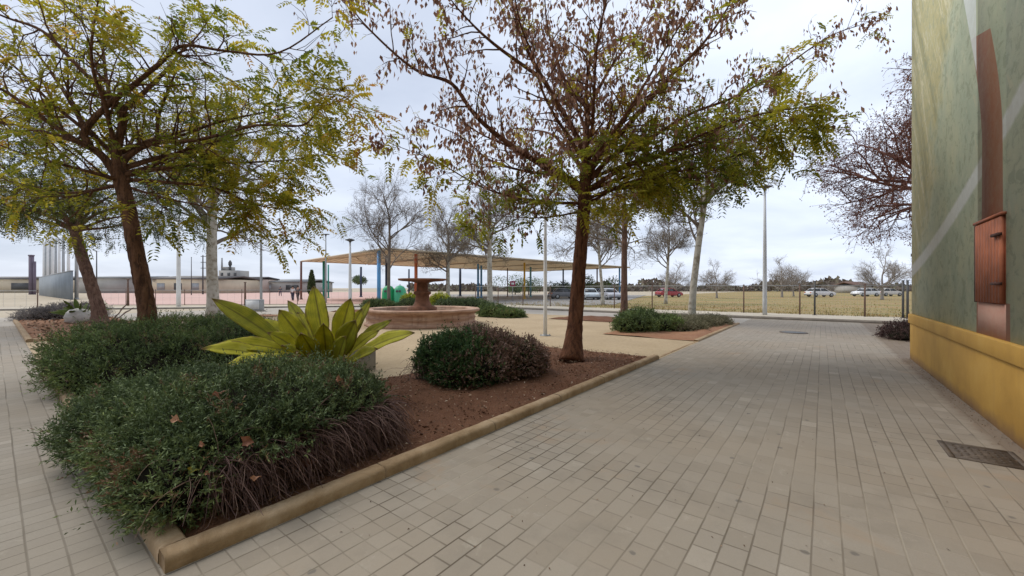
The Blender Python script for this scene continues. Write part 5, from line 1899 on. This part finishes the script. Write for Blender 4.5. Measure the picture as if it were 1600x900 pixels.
for x, Z, cl, r in ((470.5, 52, 'brown', 0.13), (592, 37, 'blue', 0.17), (604, 44, 'navy', 0.15), (650, 41, 'red', 0.17), (564, 66, 'navy', 0.17), (639, 74, 'navy', 0.15), (719, 72, 'navy', 0.22), (747, 58, 'blue', 0.16), (752, 62, 'blue', 0.16),
                    (698, 55, 'brown', 0.10), (793, 70, 'brown', 0.09), (819.5, 55, 'yellow', 0.13), (829, 66, 'teal', 0.16), (506, 52, 'green', 0.16), (513, 60, 'green', 0.11), (880, 74, 'navy', 0.14), (933, 70, 'brown', 0.12), (968, 69, 'blue', 0.14)):
    p = spot(x, Z) - base
    mb = MB()
    mb.tube([(p.x, p.y, 0), (p.x, p.y, zc - 0.02)], r, 10)
    mb.lathe([(r * 1.6, 0), (r * 1.6, 0.12), (r, 0.2)], (p.x, p.y, 0), 10)
    mb.build('column', M['p_' + cl], cp, smooth=False)

# cypress and small tree seen under the canopy
q = spot(487, 70)
t = thing('cypress_tree', q, 'narrow dark cypress behind the tallest agave blade', 'tree')
rg = np.random.default_rng(7)
mb = MB()
n = 2600
z = rg.uniform(0.1, 4.4, n)
rr = 0.62 * np.sqrt(np.clip(z / 0.8, 0, 1)) * (1 - (z / 4.5) ** 2.2) * rg.uniform(0.6, 1.05, n)
a = rg.uniform(0, 6.28, n)
P = np.stack([rr * np.cos(a), rr * np.sin(a), z], 1)
leaves(mb, P, np.stack([np.cos(a) * 0.4, np.sin(a) * 0.4, np.ones(n)], 1) + rg.normal(size=(n, 3)) * 0.2, 0.4, 0.14, rg.random(n) * 0.5, 0, rng=rg)
mb.build('crown', M['hedge'], t)
mb = MB()
mb.tube([(0, 0, -0.02), (0, 0, 3.8)], [0.12, 0.03], 7)
mb.build('trunk', M['bark'], t)


def round_tree(x, Z, h, w, mat, label, seed, trunk=0.35):
    rg = np.random.default_rng(seed)
    q = spot(x, Z)
    t = thing('small_tree', q, label, 'tree', 'green trees beyond the square')
    mb = MB()
    mb.tube([(0, 0, -0.02), (0, 0, h * 0.7)], [0.14, 0.05], 7)
    mb.build('trunk', M['bark'], t)
    mb = MB()
    cen = rg.normal(size=(9, 3)) * np.array([w * 0.28, w * 0.28, h * 0.13]) + np.array([0, 0, h * (0.5 + trunk / 2)])
    n = 2400
    k = rg.integers(0, 9, n)
    P = cen[k] + unit(rg.normal(size=(n, 3))) * (rg.uniform(0.5, 1.0, n) * w * 0.28)[:, None] * np.array([1, 1, 0.8])
    P[:, 2] = np.maximum(P[:, 2], 0.3)
    leaves(mb, P, rg.normal(size=(n, 3)), 0.28, 0.16, rg.random(n) * 0.7 + 0.02 * k, 0, rng=rg)
    mb.build('crown', M[mat], t)


round_tree(565, 88, 4.6, 3.0, 'hedge', 'small dark round tree standing under the canopy left of the blue column', 1)
round_tree(826, 88, 4.2, 7.5, 'hedge2', 'broad dark green tree behind the yellow column', 2, 0.0)
round_tree(805, 92, 3.0, 4.0, 'hedge2', 'lower dark green tree left of the yellow column', 3, 0.0)
round_tree(918, 66, 3.6, 5.5, 'hedge2', 'dark green tree behind the parked cars right of the brown trunk', 4, 0.0)
round_tree(878, 78, 3.4, 4.5, 'hedge', 'dark tree behind the parked cars left of the brown trunk', 5, 0.0)

# dry grass standing along the fence and over the field
rg = np.random.default_rng(123)
mb = MB()
n = 16000
gxx = fence_x + 0.1 + np.abs(rg.normal(0, 1, n)) ** 1.6 * 7
P = np.stack([gxx, rg.uniform(-12, 22, n), np.where(gxx < 25.6, 0.1, -0.02)], 1)
clump = np.sin(P[:, 0] * 1.7) * np.sin(P[:, 1] * 1.3 + P[:, 0] * 0.4) + 0.5 * np.sin(P[:, 1] * 3.7)
P = P[clump + rg.normal(0, 0.5, n) > 0.1]
n = len(P)
leaves(mb, P, rg.normal(size=(n, 3)) * 0.35 + np.array([0, 0, 1.0]), rg.uniform(0.06, 0.22, n), rg.uniform(0.02, 0.05, n), rg.random(n), 0, rng=rg, N=rg.normal(size=(n, 3)))
M['tuft'] = leaf_mat('dry_grass_blades', [(0.0, (0.15, 0.16, 0.045)), (0.4, (0.34, 0.27, 0.09)), (0.8, (0.45, 0.31, 0.14)), (1.0, (0.28, 0.18, 0.09))], 0.3, 0.9)
tag(mb.build('grass', M['tuft']), 'dry yellow grass tufts along the wire fence', None, None, 'stuff')

# ------------------------------------------------------------------ igloo bins, sign, cars, people
M['bin'] = simple('green_plastic', (0.02, 0.32, 0.12), 0.45, 0.1, 2)
M['bin2'] = simple('light_green_plastic', (0.08, 0.44, 0.24), 0.45, 0.1, 2)
for x, m, lab in ((607, 'bin', 'dark green domed recycling bin behind the fountain'), (625, 'bin2', 'lighter green domed recycling bin beside a darker one')):
    q = spot(x, 35)
    t = thing('recycling_bin', q, lab, 'recycling bin', 'green recycling bins', R(HEAD))
    mb = MB()
    mb.lathe([(0.42, 0), (0.52, 0.06), (0.56, 0.6), (0.55, 1.05), (0.48, 1.4), (0.33, 1.62), (0.1, 1.72)], (0, 0, 0), 22)
    mb.build('body', M[m], t, smooth=True)
    for s in (-1, 1):
        mb = MB()
        mb.lathe([(0.11, 0.0), (0.11, 0.04), (0.08, 0.04)], (0, 0, 0), 14)
        o = mb.build('opening', M['dark_metal'], t)
        o.location = (-0.50, s * 0.12, 1.22)
        o.rotation_euler = (0, R(-76), 0)
    mb = MB()
    mb.tube([(-0.06, 0, 1.7), (-0.06, 0, 1.82), (0.06, 0, 1.82), (0.06, 0, 1.7)], 0.02, 6)
    mb.build('lifting_hook', M['grey_metal'], t)

q = spot(801, 47)
t = thing('road_sign', q, 'square crimson road sign with pale panel on a thin pole near the yellow column', 'sign', None, R(HEAD - 90))
mb = MB()
mb.tube([(0, 0, 0), (0, 0, 2.35)], 0.04, 8)
mb.build('pole', M['grey_metal'], t)
mb = MB()
mb.box((0, -0.04, 2.0), (0.62, 0.03, 0.62))
bevel(mb.build('panel', simple('crimson_enamel', (0.32, 0.03, 0.08), 0.4, 0.05, 2), t), 0.01)
mb = MB()
mb.box((0, -0.06, 2.0), (0.36, 0.008, 0.26))
mb.build('inner_panel', M['white_paint'], t)

M['glass'] = NT('dark_car_glass').fin((0.03, 0.035, 0.04), 0.08, 0.5)
M['tyre'] = simple('black_rubber', (0.02, 0.02, 0.02), 0.9, 0.2, 8)
M['lampglass'] = NT('headlight_glass').fin((0.7, 0.7, 0.68), 0.15, 0.5)


def car(label, paint, loc, rz, hb=True):
    t = thing('parked_car', loc, label, 'car', 'cars parked beyond the fence', rz)
    mb = MB()
    prof = [(-2.05, 0.32), (-2.08, 0.62), (-1.98, 0.88), (-1.75, 0.98), (-1.35, 1.42), (-0.9, 1.50), (0.1, 1.47), (0.45, 1.36), (1.05, 0.96), (1.75, 0.84), (2.02, 0.70), (2.08, 0.45), (2.0, 0.28)]
    lower = [(-2.05, 0.32), (-2.08, 0.62), (-1.98, 0.88), (-1.75, 0.97), (1.05, 0.95), (1.75, 0.84), (2.02, 0.70), (2.08, 0.45), (2.0, 0.28)]
    vs = [(x, -0.86, z) for x, z in lower] + [(x, 0.86, z) for x, z in lower]
    k = len(lower)
    mb.add(vs, [tuple(range(k)), tuple(reversed(range(k, 2 * k)))] + [(i, k + i, k + (i + 1) % k, (i + 1) % k) for i in range(k)])
    roof = [(-1.22, 1.40), (-0.9, 1.50), (0.1, 1.47), (0.36, 1.38)]
    vs = [(x, -0.66, z) for x, z in roof] + [(x, 0.66, z) for x, z in roof]
    mb.add(vs, [(0, 1, 2, 3), (7, 6, 5, 4), (0, 4, 5, 1), (1, 5, 6, 2), (2, 6, 7, 3), (3, 7, 4, 0)])
    for sx0, sx1, z0_, z1_ in ((-1.72, -1.2, 0.97, 1.42), (1.03, 0.36, 0.95, 1.39), (-0.42, -0.40, 0.96, 1.46)):
        for s in (-1, 1):
            mb.tube([(sx0, s * 0.80, z0_), (sx1, s * 0.655, z1_)], 0.045, 5)
    bevel(mb.build('body', paint, t), 0.06, 2)
    mb = MB()
    gl_ = [(-1.70, 0.965), (-1.22, 1.395), (0.36, 1.375), (1.0, 0.945)]
    b_ = [(x, s * w, z) for s, in ((-1,), (1,)) for (x, z), w in zip(gl_, (0.79, 0.645, 0.645, 0.79))]
    mb.add(b_, [(0, 1, 2, 3), (7, 6, 5, 4), (0, 4, 5, 1), (2, 6, 7, 3), (1, 5, 6, 2), (0, 3, 7, 4)])
    mb.build('window', M['glass'], t)
    for x in (-1.28, 1.3):
        for s in (-1, 1):
            mb = MB()
            mb.lathe([(0.2, -0.1), (0.31, -0.1), (0.325, -0.06), (0.325, 0.06), (0.31, 0.1), (0.2, 0.1)], (0, 0, 0), 18)
            w = mb.build('wheel', M['tyre'], t)
            w.location = (x, s * 0.80, 0.325)
            w.rotation_euler = (R(90), 0, 0)
            mb = MB()
            mb.lathe([(0.205, -0.11), (0.205, 0.11)], (0, 0, 0), 14)
            mb.build('rim', M['grey_metal'], w)
    for s in (-1, 1):
        mb = MB()
        mb.box((2.03, s * 0.62, 0.66), (0.1, 0.36, 0.14))
        mb.build('headlight', M['lampglass'], t)
        mb = MB()
        mb.box((-2.05, s * 0.66, 0.74), (0.08, 0.26, 0.18))
        mb.build('tail_light', M['p_red'], t)
    for bx in (2.06, -2.08):
        mb = MB()
        mb.box((bx, 0, 0.36), (0.1, 1.6, 0.16))
        mb.build('bumper', M['dark_metal'], t)
    return t


def paint(name, c):
    return NT(name).fin(c, 0.3, 0.5)


W_ = paint('white_car_paint', (0.72, 0.72, 0.72))
car('dark grey parked car left of the red brown trunk', paint('grey_car_paint', (0.16, 0.16, 0.17)), spot(881, 56), R(HEAD - 90 + 15))
car('pale silver blue parked car just right of the red brown trunk', paint('silver_car_paint', (0.50, 0.56, 0.60)), spot(921, 52), R(HEAD + 180))
car('silver parked car between the pale blue car and the brownish trunk', paint('silver_grey_paint', (0.42, 0.43, 0.47)), spot(951, 52), R(HEAD + 190))
car('dark blue parked car behind the silver ones', paint('blue_car_paint', (0.08, 0.10, 0.17)), spot(944, 60), R(HEAD - 80))
car('red parked car left of the slim mottled trunk', paint('red_car_paint', (0.38, 0.05, 0.06)), spot(1045, 66), R(HEAD - 75))
car('white car on the far field right of the tall lamp post', W_, spot(1281, 68), R(HEAD - 90))
car('white car nearer the building corner on the far field', W_, spot(1352, 72), R(HEAD + 95))
car('whitish car last before the painted building', paint('cream_car_paint', (0.62, 0.58, 0.54)), spot(1388, 74), R(HEAD - 88))


# people: one skinned body each, clothing as children
def person(label, loc, rz, top, low, skin, stride=0.14):
    t = None
    J = [(0, 0, 0.93), (0, 0, 1.12), (0, 0, 1.36), (0.0, 0, 1.48), (0.01, 0, 1.56), (0.015, 0, 1.66),      # pelvis .. head
         (0, 0.19, 1.38), (0.03, 0.24, 1.12), (0.10, 0.23, 0.90), (0.13, 0.22, 0.82),
         (0, -0.19, 1.38), (-0.05, -0.24, 1.12), (0.0, -0.24, 0.90), (0.03, -0.23, 0.82),
         (stride * 0.3, 0.10, 0.88), (stride, 0.11, 0.50), (stride * 0.9, 0.11, 0.08), (stride * 0.9 + 0.16, 0.12, 0.035),
         (-stride * 0.2, -0.10, 0.88), (-stride * 0.3, -0.11, 0.50), (-stride * 1.3, -0.11, 0.10), (-stride * 1.3 + 0.15, -0.12, 0.035)]
    E = [(0, 1), (1, 2), (2, 3), (3, 4), (4, 5), (2, 6), (6, 7), (7, 8), (8, 9), (2, 10), (10, 11), (11, 12), (12, 13), (0, 14), (14, 15), (15, 16), (16, 17), (0, 18), (18, 19), (19, 20), (20, 21)]
    rad = [0.13, 0.125, 0.14, 0.06, 0.075, 0.095, 0.06, 0.045, 0.035, 0.03, 0.06, 0.045, 0.035, 0.03, 0.095, 0.065, 0.042, 0.035, 0.095, 0.065, 0.042, 0.035]

    def skin_mesh(name, idx, grow, mat, parent):
        mp = {j: i for i, j in enumerate(idx)}
        me = bpy.data.meshes.new(name)
        me.from_pydata([J[j] for j in idx], [(mp[a], mp[b]) for a, b in E if a in mp and b in mp], [])
        o = bpy.data.objects.new(name, me)
        COL.objects.link(o)
        o.modifiers.new('skin', 'SKIN')
        ly = me.skin_vertices[0] if me.skin_vertices else None
        for i, j in enumerate(idx):
            r = rad[j] + grow
            ly.data[i].radius = (r, r)
            ly.data[i].use_root = (i == 0)
        sb = o.modifiers.new('sub', 'SUBSURF')
        sb.levels = sb.render_levels = 1
        me.materials.append(mat)
        if parent:
            o.parent = parent
        return o

    b = skin_mesh('person', list(range(22)), 0.0, skin, None)
    b.location = loc
    b.rotation_euler = (0, 0, rz)
    tag(b, label, 'person', 'people walking by the court')
    skin_mesh('shirt', [0, 1, 2, 6, 7, 10, 11], 0.018, top, b)
    skin_mesh('trousers', [0, 14, 15, 16, 18, 19, 20], 0.016, low, b)
    hb = MB()
    vs, fs = [], []
    for i in range(6):
        for j in range(10):
            th, ph = 0.58 * math.pi * i / 5, 2 * math.pi * j / 10
            vs.append((0.005 + 0.108 * math.sin(th) * math.cos(ph), 0.102 * math.sin(th) * math.sin(ph), 1.655 + 0.13 * math.cos(th)))
    for i in range(5):
        for j in range(10):
            fs.append((i * 10 + j, i * 10 + (j + 1) % 10, (i + 1) * 10 + (j + 1) % 10, (i + 1) * 10 + j))
    hb.add(vs, fs)
    hb.build('hair', M['tyre'], b, smooth=True)
    return b


SK = simple('skin', (0.42, 0.25, 0.18), 0.6, 0.05, 4)
TW = simple('white_cloth', (0.72, 0.72, 0.72), 0.9, 0.05, 4)
TD = simple('dark_cloth', (0.04, 0.035, 0.045), 0.9, 0.1, 4)
TG = simple('dark_blue_cloth', (0.06, 0.06, 0.09), 0.9, 0.1, 4)
person('person in a white top and dark trousers walking left of another by the court', spot(457.5, 46), R(HEAD + 190), TW, TG, SK)
person('person in dark clothes walking beside one in white by the court', spot(465.5, 45), R(HEAD + 185), TD, TD, SK, 0.2)
person('distant person in dark clothes alone on the court', spot(438, 72), R(HEAD + 60), TD, TG, SK)

# far wood at the horizon
rg = np.random.default_rng(77)
mb = MB()
n = 9000
x = rg.uniform(640, 1480, n)
Zs = rg.uniform(170, 230, n)
h = (3.2 + 1.6 * np.sin(x * 0.021) + 1.0 * np.sin(x * 0.067 + 2)) * np.where(x < 1000, 0.6, 1.0)
base_ = np.array(CAM) * np.array([1, 1, 0]) + np.outer(Zs, np.array(FW)) + np.outer((x - 800) / F * Zs, np.array(RT))
P = base_ + np.stack([np.zeros(n), np.zeros(n), rg.uniform(0, 1, n) * np.maximum(h, 0.8)], 1)
leaves(mb, P, rg.normal(size=(n, 3)), 2.0, 1.6, rg.random(n), 0, rng=rg, N=rg.normal(size=(n, 3)))
M['farwood'] = leaf_mat('far_wood', [(0.0, (0.10, 0.085, 0.07)), (0.5, (0.16, 0.12, 0.10)), (1.0, (0.17, 0.16, 0.10))], 0.1, 0.9)
tag(mb.build('treeline', M['farwood']), 'brownish line of far woods along the right horizon', None, None, 'stuff')
